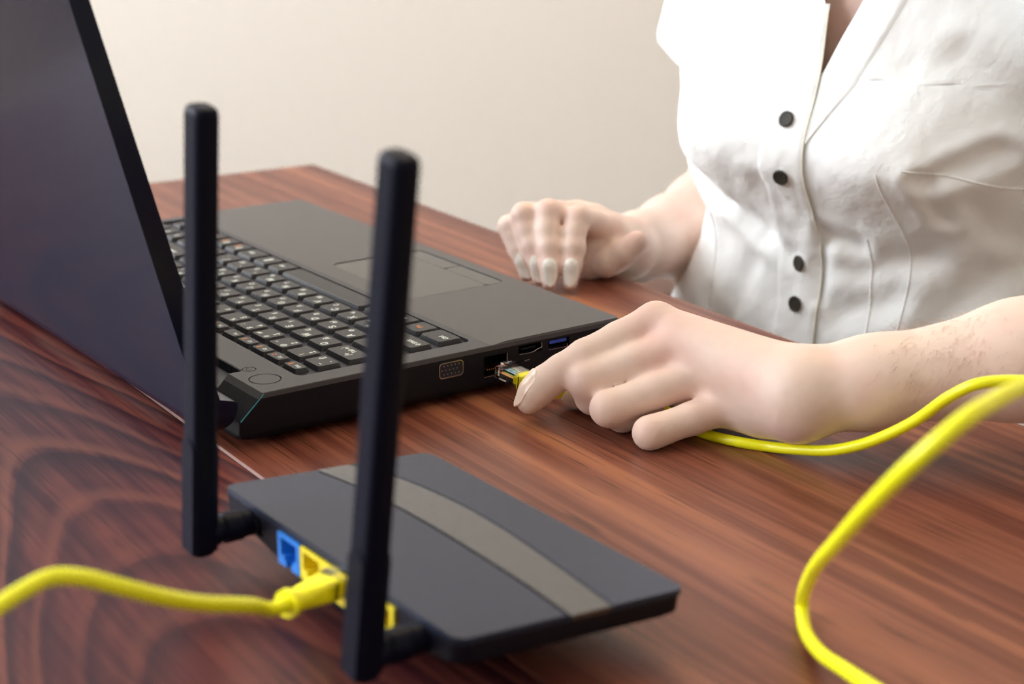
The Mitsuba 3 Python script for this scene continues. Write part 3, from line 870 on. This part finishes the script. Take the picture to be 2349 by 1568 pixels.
WRL, WRR = (-171.2, -157.6, 5.0), (163.9, -326.0, -19.0)
ELL, ELR = (-309, -332, 38), (266, -530, -24)
SHL, SHR = (-84, -484, 214), (188, -462, 214)
def nearer(p, mm):
    p = np.asarray(p, float)
    return p + unit(CAM - p) * mm


handL = dict(
    palm=cone((*WRL, 19), (-86.7, -139.3, 21.9, 9.8)) + cone((*WRL, 18), (-105.5, -139.3, 13.6, 10.6)) + cone((*WRL, 18), (-122.2, -142.8, 3.8, 10.4)) + cone((-170, -156, -1, 17.5), (-138.1, -146.7, -8.0, 10.6)) +
    cone((-165, -160, -4, 14), (-103, -151, -13, 12.5)) + cone((-150, -154, -8, 13), (-113, -146, -8, 11)),
    fingers=[cone(*[(*nearer(q[:3], d), q[3]) for q, d in (((-86.7, -139.3, 21.9, 10.2), 1), ((-76, -124, 12.6, 9.0), 5), ((-67.7, -109.0, 3.8, 9.0), 9), ((-60.8, -99.5, -4.0, 8.6), 11), ((-56.5, -92.3, -10.2, 8.8), 12), ((-54.6, -87.4, -15.2, 8.0), 12), ((-53.6, -84.2, -19.6, 6.4), 12))]),
             cone((-105.5, -139.3, 13.6, 10.4), (-94, -119, 5.8, 9.0), (-82.1, -98.6, -2.9, 9.6), (-81.0, -103.5, -13, 8.6), (-81.5, -112.7, -18.4, 8.0), (-84.0, -126.0, -19.0, 6.8)),
             cone((-122.2, -142.8, 3.8, 10.2), (-111.5, -120, -3.6, 8.8), (-100.9, -97.7, -12.0, 9.0), (-99.4, -108.1, -18.4, 8.0), (-101.0, -126.0, -19.0, 6.8)),
             cone((-138.1, -146.7, -8.0, 9.8), (-131.5, -125, -13.6, 8.0), (-124.8, -104.2, -18.7, 8.2), (-123.1, -116.0, -19.6, 7.2), (-122.8, -132.0, -19.6, 6.2)),
             cone((-140, -166, -8, 13.5), (-98.0, -155.0, -16.0, 10.4), (-74.0, -128.0, -17.5, 8.6), (-62.0, -112.0, -18.4, 7.4), (-57.5, -108.0, -18.2, 6.4))])
handR = dict(
    palm=cone((*WRR, 18), (142.5, -295.3, 2.5, 10)) + cone((*WRR, 18), (153.8, -293.0, 7.1, 10.5)) + cone((*WRR, 18), (166.1, -287.8, 8.7, 10)) + cone((*WRR, 17), (175.5, -280.2, 5.4, 9.5)) +
    cone((160, -324, -14, 13), (136, -295, -11, 11.5)) + cone((142, -298, 0, 9), (138, -294, -15, 9.5)) + cone((144.5, -278.7, -9.6, 8.5), (139.5, -276.8, -17.5, 8.5), (150, -300, -12, 11)) + cone((158, -300, -6, 12), (168, -292, -4, 10)),
    fingers=[cone((142.5, -295.3, 2.5, 9.6), (138, -278.5, 11, 8.4), (133.6, -262.0, 16.8, 8.5), (129, -256, 9, 7.5), (123.9, -251.6, 0.0, 7.6), (119.5, -247.0, -9.5, 6.4), (117.2, -243.6, -20.5, 5.0)),
             cone((153.8, -293.0, 7.1, 10), (150.5, -270.5, 15, 8.6), (147.2, -248.4, 19.7, 8.7), (141, -243, 10, 7.7), (133.9, -239.5, -0.4, 7.8), (128.0, -236.0, -10.0, 6.5), (125.0, -233.4, -20.5, 5.0)),
             cone((166.1, -287.8, 8.7, 9.6), (162.5, -262, 14, 8.3), (159.1, -237.5, 17.0, 8.4), (153, -235.8, 8, 7.4), (146.0, -235.1, -0.8, 7.5), (139.5, -234.4, -10.0, 6.3), (136.0, -233.4, -20.0, 5.0)),
             cone((175.5, -280.2, 5.4, 8.8), (172.5, -256, 8, 7.4), (169.3, -233.0, 8.0, 7.5), (164.5, -232.6, 2, 6.6), (159.1, -232.9, -5.2, 6.7), (153.5, -233.2, -12.0, 5.8), (149.6, -233.0, -20.5, 4.8)),
             cone((156, -318, -18, 12), (136, -292, -15.5, 10.0), (126.0, -281.0, -14.5, 9.2), (120.0, -288.5, -7.5, 8.9), (115.6, -297.5, 0.0, 7.4))])
arms = Group(14, cone((*WRL, 19.5), (-192, -184, 10.5, 20.0), (-235, -238.0, 23.5, 26.5), (-275, -288, 33, 33), (*ELL, 35), (-250, -383, 98, 35), (-170, -432, 165, 39), (*SHL, 44)) +
             cone((*WRR, 19), (181, -356, -25, 22.5), (207, -412, -31.0, 29.5), (238, -474, -31, 35), (*ELR, 38), (243, -515, 60, 35), (220, -495, 135, 38), (*SHR, 44)))
HC = from_person(0.0, 92.0, 372.0)
neck = Group(16, cone((*from_person(0, 46, 250), 56), (*from_person(0, 58, 300), 52), (*from_person(0, 70, 340), 52)))


def hp(r, f, z):
    """Head coordinates: right, front, up from the head's centre, the face bowed forward by 25 degrees."""
    a = math.radians(-25)
    return HC + PR * r + PF * (f * math.cos(a) + -z * math.sin(a)) + np.array([0, 0, 1.0]) * (z * math.cos(a) + f * math.sin(a))


def hc(*pts):
    return cone(*[(*hp(*q[:3]), q[3]) for q in pts])


head = Group(14, hc((0, -22, 26, 76), (0, 20, 22, 68)) + hc((0, 20, 10, 62), (0, 42, -52, 38)) + hc((-30, 20, -30, 40), (0, 44, -58, 34)) + hc((30, 20, -30, 40), (0, 44, -58, 34)) + hc((0, 60, -62, 17), (0, 62, -64, 17)))
face = Group(4, hc((0, 86, 8, 7), (0, 100, -20, 9.5)) + hc((-9, 90, -24, 6.5), (9, 90, -24, 6.5)) + hc((-16, 78, -42, 5.5), (0, 85, -40, 6), (16, 78, -42, 5.5)) + hc((-13, 77, -48, 5.5), (13, 77, -48, 5.5)) +
             hc((-40, 76, 18, 7), (-14, 86, 20, 6)) + hc((40, 76, 18, 7), (14, 86, 20, 6)))
ears = Group(4, [c for s in (-1, 1) for c in hc((s * 76, -2, 14, 7), (s * 84, -12, 22, 7), (s * 80, -8, -4, 7), (s * 74, 2, -14, 6))])
GH = [(Group(9, h['palm']), [Group(2.5, f) for f in h['fingers']]) for h in (handL, handR)]


def body_sdf(p, lo, hi):
    d = arms(p, lo, hi)
    for palm, fingers in GH:
        g = None
        for f in fingers:
            g = merge(g, f(p, lo, hi), 3.2)
        d = merge(merge(d, palm(p, lo, hi), 8.0), g, 4.0)
    if hi[2] > 225:
        h = merge(merge(head(p, lo, hi), face(p, lo, hi), 6), ears(p, lo, hi), 5)
        d = merge(d, merge(neck(p, lo, hi), h, 12), 14)
    if lo[1] < -250 and lo[2] < 300:
        d = merge(d, d_torso(p), 16)
    return np.full(len(p), 40.0) if d is None else d


def surface(sdf, lo, hi, h, block=8):
    """Surface nets of sdf on a grid of step h, evaluated only near the surface."""
    lo = np.asarray(lo, float)
    nb = np.ceil((np.asarray(hi) - lo) / (h * block)).astype(int)
    n = nb * block + 1
    bc = np.stack(np.meshgrid(*[np.arange(k) for k in nb], indexing='ij'), -1).reshape(-1, 3)
    cen = lo + (bc + 0.5) * h * block
    size = h * block
    D = np.full(n, 9.0, np.float32)
    super_ = bc // 5
    ids = (super_[:, 0] * 1000 + super_[:, 1]) * 1000 + super_[:, 2]
    order = np.argsort(ids, kind='stable')
    cuts = np.nonzero(np.diff(ids[order]))[0] + 1
    g = np.arange(block + 1)
    off = np.stack(np.meshgrid(g, g, g, indexing='ij'), -1).reshape(-1, 3)
    for grp in np.split(order, cuts):
        c = cen[grp]
        d = sdf(c, c.min(0) - size, c.max(0) + size)
        near = np.abs(d) < size * 1.25 + 3
        inside = grp[(d < 0) & ~near]
        for b in bc[inside]:
            s = b * block
            D[s[0]:s[0] + block + 1, s[1]:s[1] + block + 1, s[2]:s[2] + block + 1] = -9
        grp = grp[near]
        if not len(grp):
            continue
        idx = (bc[grp][:, None] * block + off).reshape(-1, 3)
        p = lo + idx * h
        D[idx[:, 0], idx[:, 1], idx[:, 2]] = sdf(p, p.min(0), p.max(0))
    S = D < 0
    mixed = np.zeros(tuple(n - 1), bool)
    any_, all_ = np.zeros_like(mixed), np.ones_like(mixed)
    cs = [(i, j, k) for i in (0, 1) for j in (0, 1) for k in (0, 1)]
    for i, j, k in cs:
        q = S[i:n[0] - 1 + i, j:n[1] - 1 + j, k:n[2] - 1 + k]
        any_ |= q
        all_ &= q
    mixed = any_ & ~all_
    cell = np.argwhere(mixed)
    num_ = np.full(mixed.shape, -1, np.int32)
    num_[mixed] = np.arange(len(cell))
    val = np.stack([D[cell[:, 0] + i, cell[:, 1] + j, cell[:, 2] + k] for i, j, k in cs], 1).astype(float)
    acc, cnt = np.zeros((len(cell), 3)), np.zeros(len(cell))
    for a in range(8):
        for b in range(a + 1, 8):
            if sum(abs(np.subtract(cs[a], cs[b]))) != 1:
                continue
            x = (val[:, a] < 0) != (val[:, b] < 0)
            t = np.where(x, val[:, a] / np.where(x, val[:, a] - val[:, b], 1), 0)
            pt_ = np.array(cs[a]) + t[:, None] * np.subtract(cs[b], cs[a])
            acc += np.where(x[:, None], pt_, 0)
            cnt += x
    v = lo + (cell + acc / np.maximum(cnt, 1)[:, None]) * h
    faces = []
    for ax in range(3):
        o1, o2 = (ax + 1) % 3, (ax + 2) % 3
        sl0, sl1 = [slice(None)] * 3, [slice(None)] * 3
        sl0[ax], sl1[ax] = slice(0, -1), slice(1, None)
        e = np.argwhere(S[tuple(sl0)] != S[tuple(sl1)])
        e = e[(e[:, o1] > 0) & (e[:, o2] > 0) & (e[:, o1] < n[o1] - 1) & (e[:, o2] < n[o2] - 1)]
        flip = S[e[:, 0], e[:, 1], e[:, 2]]

        def at(d1, d2):
            q = e.copy()
            q[:, o1] -= d1
            q[:, o2] -= d2
            return num_[q[:, 0], q[:, 1], q[:, 2]]
        quad = np.stack([at(1, 1), at(0, 1), at(0, 0), at(1, 0)], 1)
        quad[~flip] = quad[~flip][:, ::-1]
        faces.append(quad)
    f = np.vstack(faces)
    f = f[(f >= 0).all(1)]
    return v, np.vstack([f[:, [0, 1, 2]], f[:, [0, 2, 3]]])


person = thing('person', 'woman in a white short-sleeved shirt seated at the table, pushing a cable into the laptop', 'person')
bv, bf = surface(body_sdf, (-360, -680, -240), (345, -60, 500), 1.6)
# relax the net, then wrinkle the bent knuckle of the pushing finger
edges = np.vstack([bf[:, [0, 1]], bf[:, [1, 2]], bf[:, [2, 0]]])
from scipy.sparse import coo_matrix
Wm = coo_matrix((np.ones(len(edges)), (edges[:, 0], edges[:, 1])), shape=(len(bv), len(bv))).tocsr()
Wm = Wm + Wm.T
deg = np.asarray(Wm.sum(1)).ravel()
for lam in (0.5, -0.35, 0.5, -0.35, 0.5, -0.35, 0.5, -0.35, 0.5):
    bv = bv + lam * ((Wm @ bv) / deg[:, None] - bv)
KN, KX = nearer([-67.7, -109.0, 3.8], 9), unit(np.array([-60.5, -99.5, -3.0]) - np.array([-76, -124, 12.6]))
rel = bv - KN
al, far_ = rel @ KX, np.linalg.norm(rel, axis=1)
top_ = np.clip((rel - al[:, None] * KX)[:, 2] / 6.0, 0, 1)
bv = bv - (0.34 * np.cos(al * 2.6) * np.exp(-(al / 5.0) ** 2) * np.exp(-(far_ / 11.0) ** 4) * top_)[:, None] * np.array([-0.2, 0.4, 0.9])
obj('body', (bv, bf), 'skin', person, True, 'fair skin of the body')

# shirt: rings around the torso, open at the front; r is the sitter's right, f her front
EXP = 2.2


def shirt_front(z):
    """Edges of the two front panels (r of the upper panel's edge, r of the lower panel's edge) at height z."""
    a = -13.5 + np.maximum(z - 150, 0) * 0.35
    b = np.where(z < 114, 6.0, np.minimum(6.0, -13.5 - (z - 114) * 0.45))
    return a, b


CREASES = [  # (r0, z0, r1, z1, half width, depth in mm)
    (112, 58, 70, 26, 9, -4.0), (96, 40, 30, 8, 8, -3.5), (60, 20, 8, -6, 6, -3.0), (-92, 60, -118, 76, 6, -4.5), (-88, 58, -92, 34, 5, -3.5), (-20, 12, -40, 8, 6, -4.0),
    (-42, -8, -78, 6, 9, -3.5), (-60, -22, -30, -40, 9, -3.0), (-105, 40, -128, 2, 8, -3.0), (-112, -5, -86, -44, 9, -3.0), (95, -5, 82, -60, 7, -2.5), (40, -20, 62, -70, 8, -2.0),
    (-128, 100, -96, 130, 9, -3.0), (20, 44, 8, 30, 6, -2.0), (-14, 4, -12, -30, 5, -1.8), (130, 30, 100, 0, 8, -2.5)]


def crease(r, z):
    out = np.zeros_like(r)
    for r0, z0, r1, z1, w, d in CREASES:
        ab = np.array([r1 - r0, z1 - z0], float)
        L2 = ab @ ab
        t = np.clip(((r - r0) * ab[0] + (z - z0) * ab[1]) / L2, 0, 1)
        dist = np.hypot(r - r0 - t * ab[0], z - z0 - t * ab[1])
        out += d * np.exp(-(dist / w) ** 2) - 0.45 * d * np.exp(-((dist - 1.9 * w) / w) ** 2)
    return out


def shirt_point(ang, z, lift=0.0):
    """A point of the cloth: ang = 90 degrees at the front, falling to her right side; lift = mm outwards."""
    a, b = fA(z) + 5.5, fB(z) + 3.0
    c, s_ = np.cos(ang), np.sin(ang)
    r = a * np.sign(c) * np.abs(c) ** (2 / EXP)
    f0 = b * np.sign(s_) * np.abs(s_) ** (2 / EXP)
    frontal = np.clip(s_, 0, 1) ** 0.7
    bulge = bust(r, z, 36.0)
    between = 9.0 * np.exp(-(r / 40.0) ** 2) * np.exp(-((z - 58) / 36.0) ** 2)          # the cloth spans the hollow
    f = f0 + fL(z) + (bulge + between) * np.clip(f0 / 55, 0, 1)
    q = np.stack([r / 26.0, z / 34.0 + r / 70.0, np.full_like(r, 3.0) + np.where(f0 < 0, 40, 0)], -1)
    q2 = np.stack([r / 60.0 - z / 90.0, z / 55.0, np.full_like(r, 9.0) + np.where(f0 < 0, 40, 0)], -1)
    wr = 3.2 * (meshkit.fbm(q, 3, 3) - 0.5) + 5.0 * (meshkit.fbm(q2, 2, 8) - 0.5)
    wr = wr * np.clip((185 - z) / 60, 0.25, 1)
    n = wr + np.where(f0 > -20, crease(r, z), 0) + lift
    nr, nf = c / a, s_ / b
    k = np.hypot(nr, nf)
    return from_person(r + n * nr / k, f + n * nf / k, z)


def ang_of(r, z):
    """The angle of a front point at sideways place r."""
    a = fA(z) + 5.5
    return np.arccos(np.clip(np.sign(r) * np.abs(r / a) ** (EXP / 2), -1, 1))


def grid_faces(n, m):
    i, j = np.meshgrid(np.arange(n - 1), np.arange(m - 1), indexing='ij')
    a = i * m + j
    return np.stack([a, a + 1, a + m + 1, a + m], -1).reshape(-1, 4)


zz = np.arange(-150, 262, 2.2)
u = np.linspace(0, 1, 460)
U = u + 0.05 * np.sin(2 * np.pi * u) * -1                 # denser towards the front edges
ea_, eb_ = shirt_front(zz)
a0 = ang_of(ea_, zz)
a1 = ang_of(eb_, zz) - 2 * np.pi
ANG = a0[:, None] + (a1 - a0)[:, None] * U[None]
ZZ = np.broadcast_to(zz[:, None], ANG.shape)
near_edge = np.exp(-((ANG - a0[:, None]) / 0.25) ** 2)
LIFT = 2.2 * near_edge
SP = shirt_point(ANG.ravel(), ZZ.ravel().astype(float), LIFT.ravel()).reshape(-1, 3)
shirt = obj('shirt', (SP, grid_faces(len(zz), len(u))), 'shirt_cloth', person, True, 'white cotton shirt with dark buttons')


def patch(r0, r1, z0, z1, lift, nr=14, dz=2.2):
    """A strip of cloth lying on the front, r0 and r1 numbers or functions of z, with turned-in edges."""
    z = np.arange(z0, z1 + .01, dz)
    ra, rb = (np.array([q(v) for v in z]) if callable(q) else np.full(len(z), float(q)) for q in (r0, r1))
    t = np.linspace(0, 1, nr)
    r = ra[:, None] + (rb - ra)[:, None] * t[None]
    zg = np.broadcast_to(z[:, None], r.shape)
    l = np.full(r.shape, float(lift))
    l[:, 0] -= 1.2
    l[:, -1] -= 1.2
    p = shirt_point(ang_of(r.ravel(), zg.ravel()), zg.ravel().astype(float), l.ravel())
    return p, grid_faces(len(z), nr)


def line_on(points, lift, radius, step=4.0):
    q = spline([(r, z, 0) for r, z in points], step)
    p = shirt_point(ang_of(q[:, 0], q[:, 1]), q[:, 1], np.full(len(q), float(lift)))
    return tube(p, radius, 6, 1, False)


obj('placket', patch(-14.0, 17.0, -148, 158, 3.1), 'shirt_cloth', shirt, True)
obj('piping', line_on([(-14.2, z) for z in range(-146, 160, 12)], 2.9, 0.36), 'shirt_piping', shirt, True, 'cream edge of the button strip')
obj('facing', patch(lambda z: float(np.minimum(-13.5, -13.5 - (z - 114) * 0.45)) - 26 * min(1, max(0, (z - 72) / 40)), lambda z: float(np.minimum(-13.5, -13.5 - (z - 114) * 0.45)), 74, 240, 1.4), 'shirt_cloth', shirt, True)
obj('seam', line_on([(-66, 62), (-68, 40), (-70, 0), (-66, -60), (-64, -140)], 0.4, 0.45), 'shirt_cloth', shirt, True)
obj('seam', line_on([(-80, 66), (-100, 62), (-125, 50)], 0.5, 0.5), 'shirt_cloth', shirt, True)
obj('seam', line_on([(84, 8), (82, -30), (80, -140)], 0.5, 0.6), 'shirt_cloth', shirt, True)
obj('seam', line_on([(-46, 14), (-48, -60), (-48, -140)], 0.4, 0.5), 'shirt_cloth', shirt, True)
BUTTON_Z = (87, 51, -10, -37, -86)
for z in BUTTON_Z:
    zc = np.array([float(z)])
    c = shirt_point(ang_of(np.array([1.0]), zc), zc, np.array([3.0]))[0]
    e1_ = shirt_point(ang_of(np.array([4.0]), zc), zc, np.array([3.0]))[0] - c
    e2_ = shirt_point(ang_of(np.array([1.0]), zc + 4), zc + 4, np.array([3.0]))[0] - c
    n_ = unit(np.cross(e2_, e1_))
    n_ = n_ if n_ @ PF > 0 else -n_
    obj('button', lathe([(0, 0.2), (4.8, 0.2), (5.2, 0.8), (5.2, 1.4), (4.6, 1.9), (3.8, 1.7), (0, 1.6)], c, n_, 24), 'button_mat', shirt, 30)
# sleeves, flaring at the hem
for S_, E_, sd in ((SHR, ELR, 1), (SHL, (-250, -383, 98), -1)):
    S_, E_ = np.array(S_), np.array(E_)
    ax = unit(E_ - S_)
    e1_ = unit(np.cross(ax, PF))
    e2_ = np.cross(ax, e1_)
    rings = []
    th = np.linspace(0, 2 * np.pi, 90, endpoint=False)
    for k, (h, r_) in enumerate([(-52, 8), (-46, 26), (-32, 42), (-10, 52), (15, 56), (45, 58), (75, 60), (113, 63), (117, 63.5), (117, 62), (113, 61.3), (60, 57)]):
        wob = r_ * (1 + 0.05 * np.sin(3 * th + h / 30) * min(1, max(0, (h + 30) / 80)) + 0.03 * np.sin(7 * th - h / 17) * min(1, max(0, (h + 30) / 80)))
        rings.append(S_ + ax * h + wob[:, None] * (np.cos(th)[:, None] * e1_ + np.sin(th)[:, None] * e2_))
    v, f = loft(rings, True, False)
    sk = obj('sleeve', (v, f), 'shirt_cloth', shirt, True)
    hem = S_ + ax * 90 + 1.012 * (rings[6] - S_ - ax * 75) + (rings[7] - rings[6]) * .5 * 0
    obj('hem_stitch', tube(np.vstack([hem, hem[:1]]), 0.6, 6, 2, False), 'shirt_cloth', sk, True)
# collar
rings = []
for k, (r0_, z0_) in enumerate([(0, 0), (4, 22), (12, 30), (16, 10), (16, 4)]):
    a = np.radians(np.linspace(-235, 55, 50))
    rr, ff = (64 + r0_) * np.cos(a), (60 + r0_) * np.sin(a) + 40
    tp = np.clip(np.minimum(a - a[0], a[-1] - a) / 0.7, 0.05, 1) ** 0.7
    rings.append(from_person(rr, ff, 250 + z0_ * tp - 14 * np.sin(a)))
obj('collar', (np.vstack(rings), grid_faces(5, 50)), 'shirt_cloth', shirt, True)

# trousers and shoes below the table
hipL, hipR = from_person(-82.0, -8.0, -262.0), from_person(82.0, -8.0, -262.0)
knL, knR = from_person(-110.0, 350.0, -268.0), from_person(110.0, 350.0, -268.0)
anL, anR = from_person(-115.0, 330.0, -690.0), from_person(115.0, 330.0, -690.0)
legs = Group(26, cone((*from_person(-60, 0, -190), 112), (*from_person(60, 0, -190), 112)) + cone((*from_person(-60, -10, -225), 105), (*from_person(60, -10, -225), 105)) +
             cone((*hipL, 86), (*knL, 62), (*anL, 48)) + cone((*hipR, 86), (*knR, 62), (*anR, 48)))


def legs_sdf(p, lo, hi):
    d = legs(p, lo, hi, 60)
    return np.full(len(p), 90.0) if d is None else np.maximum(d, p[:, 2] + 118)


tv, tf = surface(legs_sdf, (-360, -760, -780), (420, 60, -60), 8.0)
obj('trousers', (tv, tf), 'trouser_cloth', person, True, 'black trousers')
for an_, kx in ((anL, -1), (anR, 1)):
    g = Group(18, cone((*(an_ + [0, 0, -34]), 44), (*(an_ + PF * 60 + [0, 0, -48]), 38), (*(an_ + PF * 150 + [0, 0, -58]), 27)))
    sv, sf = surface(lambda p, lo, hi: np.maximum(d if (d := g(p, lo, hi, 60)) is not None else np.full(len(p), 90.0), FLOOR + 2 - p[:, 2]), an_ - [110, 110, 120], an_ + [120, 280, 60], 5.0)
    obj('shoe', (sv, sf), 'trouser_cloth', person, True)

# hair, eyes, lips
hair = Group(18, hc((0, -30, 40, 82), (0, 6, 48, 72)) + hc((-66, -20, 20, 26), (-62, -34, -50, 26), (-50, -50, -110, 22)) + hc((66, -20, 20, 26), (62, -34, -50, 26), (50, -50, -110, 22)) + hc((0, -70, 0, 46), (0, -72, -100, 34)) +
             hc((-40, 58, 76, 20), (-68, 30, 40, 18)) + hc((40, 58, 76, 20), (68, 30, 40, 18)))
hv, hf = surface(lambda p, lo, hi: (lambda d: np.full(len(p), 90.0) if d is None else d)(hair(p, lo, hi, 60)), HC - [150, 190, 190], HC + [150, 150, 190], 4.0)
rel = hv - HC
strand = 1.4 * np.sin(np.arctan2(rel @ PR, rel @ PF) * 70 + 3 * np.sin(rel[:, 2] / 25))
hv = hv + (rel / np.linalg.norm(rel, axis=1, keepdims=True)) * strand[:, None]
obj('hair', (hv, hf), 'hair_mat', person, True, 'dark hair')
for sx in (-1, 1):
    c = hp(sx * 30, 70, 2)
    s_ = trimesh.creation.icosphere(3, 11.5)
    ek = obj('eye', (np.array(s_.vertices) + c, s_.faces), 'eye_white', person, True)
    d_ = unit(hp(sx * 30, 100, -6) - c)
    obj('iris', lathe([(0, 9.5), (5.4, 9.7), (5.2, 10.5), (0, 11.9)], c, d_, 24), 'hair_mat', ek, True)
    obj('eyelid', lathe([(12.4, -1.0), (11.6, 4.6), (9.1, 8.5), (5.2, 11.4), (0, 12.5)], c, unit(hp(sx * 30, 92, 30) - c), 24), 'skin', ek, True)
    obj('eyebrow', tube([hp(sx * 14, 88, 24), hp(sx * 30, 84, 29), hp(sx * 46, 73, 24)], [2.6, 2.4, 1.0], 8, 3), 'hair_mat', person, True)
obj('lips', join(tube([hp(-20, 77, -44), hp(-8, 88, -40.5), hp(0, 88, -42), hp(8, 88, -40.5), hp(20, 77, -44)], [1.2, 3.6, 3.0, 3.6, 1.2], 10, 2), tube([hp(-19, 77, -45), hp(0, 88.5, -48), hp(19, 77, -45)], [1.2, 4.2, 1.2], 10, 2)), 'lip', person, True)


# nails: a curved shield on the back of a fingertip
def nail(tip, joint, out, radius, length, width, material, label=None, over=3.5):
    tip, joint = np.asarray(tip, float), np.asarray(joint, float)
    ax = unit(tip - joint)
    up = unit(np.asarray(out, float) - ax * (np.asarray(out, float) @ ax))
    sd = np.cross(ax, up)
    n, m = 13, 11
    xs, ws = [], []
    for i in range(n):
        s = i / (n - 1)
        xs.append(-length * 0.70 + length * s)
        ws.append(width / 2 * math.sqrt(max(0.0, 1 - max(0, (s - 0.35) / 0.65) ** 2.2)) * math.sqrt(max(0.05, 1 - max(0, (0.3 - s) / 0.32) ** 2)))
    xs, ws = np.array(xs), np.array(ws)
    ys = ws[:, None] * np.linspace(-1, 1, m)[None]
    base = tip + xs[:, None, None] * ax + ys[..., None] * sd
    h = np.full(ys.shape, 16.0)                            # march down on to the skin
    for _ in range(40):
        p = (base + h[..., None] * up).reshape(-1, 3)
        h = h - 0.7 * body_sdf(p, p.min(0) - 5, p.max(0) + 5).reshape(h.shape).clip(-2, 4)
    mid = h[:, m // 2]
    k = int(np.argmax(xs > radius * 0.25))                 # past the pulp the nail runs straight on
    sl = min(-0.05, (mid[k] - mid[k - 3]) / (xs[k] - xs[k - 3])) * 0.8
    for i in range(k + 1, n):
        mid[i] = mid[k] + sl * (xs[i] - xs[k])
    h = mid[:, None] - (radius - np.sqrt(np.maximum(radius ** 2 - ys ** 2, 0.05))) * 0.9 + 0.45
    P0 = (base + h[..., None] * up).reshape(-1, 3)
    P1 = (base + (h - 0.8)[..., None] * up).reshape(-1, 3)
    f = grid_faces(n, m)
    g = f[:, ::-1] + n * m
    rim = [j for j in range(m)] + [i * m + m - 1 for i in range(1, n)] + [(n - 1) * m + j for j in range(m - 2, -1, -1)] + [i * m for i in range(n - 2, 0, -1)]
    side = np.array([[rim[k], rim[k - 1], rim[k - 1] + n * m, rim[k] + n * m] for k in range(len(rim))])
    obj('fingernail', (np.vstack([P0, P1]), np.vstack([f, g, side])), material, person, 50, label)


TOCAM = unit(CAM - np.array([120, -240, 0]))
nail(nearer((-53.0, -83.8, -19.2), 12), nearer((-56.0, -92.3, -9.3), 12), (0.32, 1.0, 0.10), 7.6, 21.0, 11.0, 'nail', 'natural fingernail of the finger on the plug')
nail((-57.5, -108.0, -18.2), (-74.0, -128.0, -17.5), (0.5, -0.6, -0.3), 6.4, 12, 9, 'nail')
for tip, jt in (((117.4, -244.0, -18.5), (123.9, -251.6, 0.0)), ((125.2, -233.8, -18.8), (133.9, -239.5, -0.4)), ((136.2, -233.6, -18.6), (146.0, -235.1, -0.8)), ((149.8, -233.2, -19), (159.1, -232.9, -5.2))):
    nail(tip, jt, TOCAM + np.array([0, 0, .25]), 6.6, 18.0, 9.8, 'nail_pearl', 'pearly white fingernail')

# fine hair on the near forearm
rng = np.random.default_rng(7)
hairs = []
A0, A1, A2 = np.array([-192, -184, 11.5]), np.array([-235, -238.0, 23.5]), np.array([-275, -288, 33.0])
for i in range(1500):
    s = rng.uniform(0, 1) ** 0.8
    c = A0 + (A1 - A0) * s * 2 if s < .5 else A1 + (A2 - A1) * (s - .5) * 2
    r_ = 21 + (26.5 - 21) * s * 2 if s < .5 else 26.5 + (33 - 26.5) * (s - .5) * 2
    ax = unit(A2 - A0)
    n1 = unit(np.cross(ax, [0, 0, 1]))
    n2 = np.cross(n1, ax)
    n2 = n2 if n2[2] > 0 else -n2
    th = rng.uniform(-0.6, math.pi + .6)
    d_ = math.cos(th) * n1 + math.sin(th) * n2
    tn = -math.sin(th) * n1 + math.cos(th) * n2
    L = rng.uniform(4, 8.5)
    b = c + d_ * (r_ - 0.8)
    flow = unit(-ax * 0.55 - tn * np.sign(math.cos(th)) * 0.8 + rng.normal(0, .22, 3))
    p = np.array([b, b + flow * L * .4 + d_ * L * .25, b + flow * L * .75 + d_ * L * .30, b + flow * L + d_ * L * .22])
    hairs.append(tube(p, [0.055, 0.05, 0.04, 0.015], 3, 1, False))
obj('arm_hair', join(*hairs), 'arm_hair_mat', person, True, 'fine hairs on the forearm', 'stuff')

# ----------------------------------------------------------------------------------------------------------------------
# Armchair
# ----------------------------------------------------------------------------------------------------------------------
ch = thing('armchair', 'reddish-brown wooden armchair that the woman sits on', 'chair')


def pchair(m):
    v, f = vf(m)
    return from_person(v[:, 0], v[:, 1], v[:, 2]), f[:, ::-1]


obj('seat', pchair(rbox(-240, 240, -215, 250, -376, -352, 8)), 'dark_wood', ch)
for x in (-1, 1):
    obj('arm', pchair(rbox(x * 226 - 28, x * 226 + 28, -230, 150, -122, -98, 8)), 'dark_wood', ch)
    obj('leg', pchair(rbox(x * 226 - 20, x * 226 + 20, 100, 140, FLOOR, -121, 5)), 'dark_wood', ch)
    obj('leg', pchair(rbox(x * 226 - 20, x * 226 + 20, -245, -205, FLOOR, 180, 5)), 'dark_wood', ch)
obj('back_rail', pchair(rbox(-226, 226, -238, -214, 110, 180, 5)), 'dark_wood', ch)
obj('back_rail', pchair(rbox(-226, 226, -238, -214, -300, -260, 5)), 'dark_wood', ch)
for x in np.linspace(-160, 160, 6):
    obj('back_slat', pchair(rbox(x - 15, x + 15, -234, -220, -262, 112, 4)), 'dark_wood', ch)
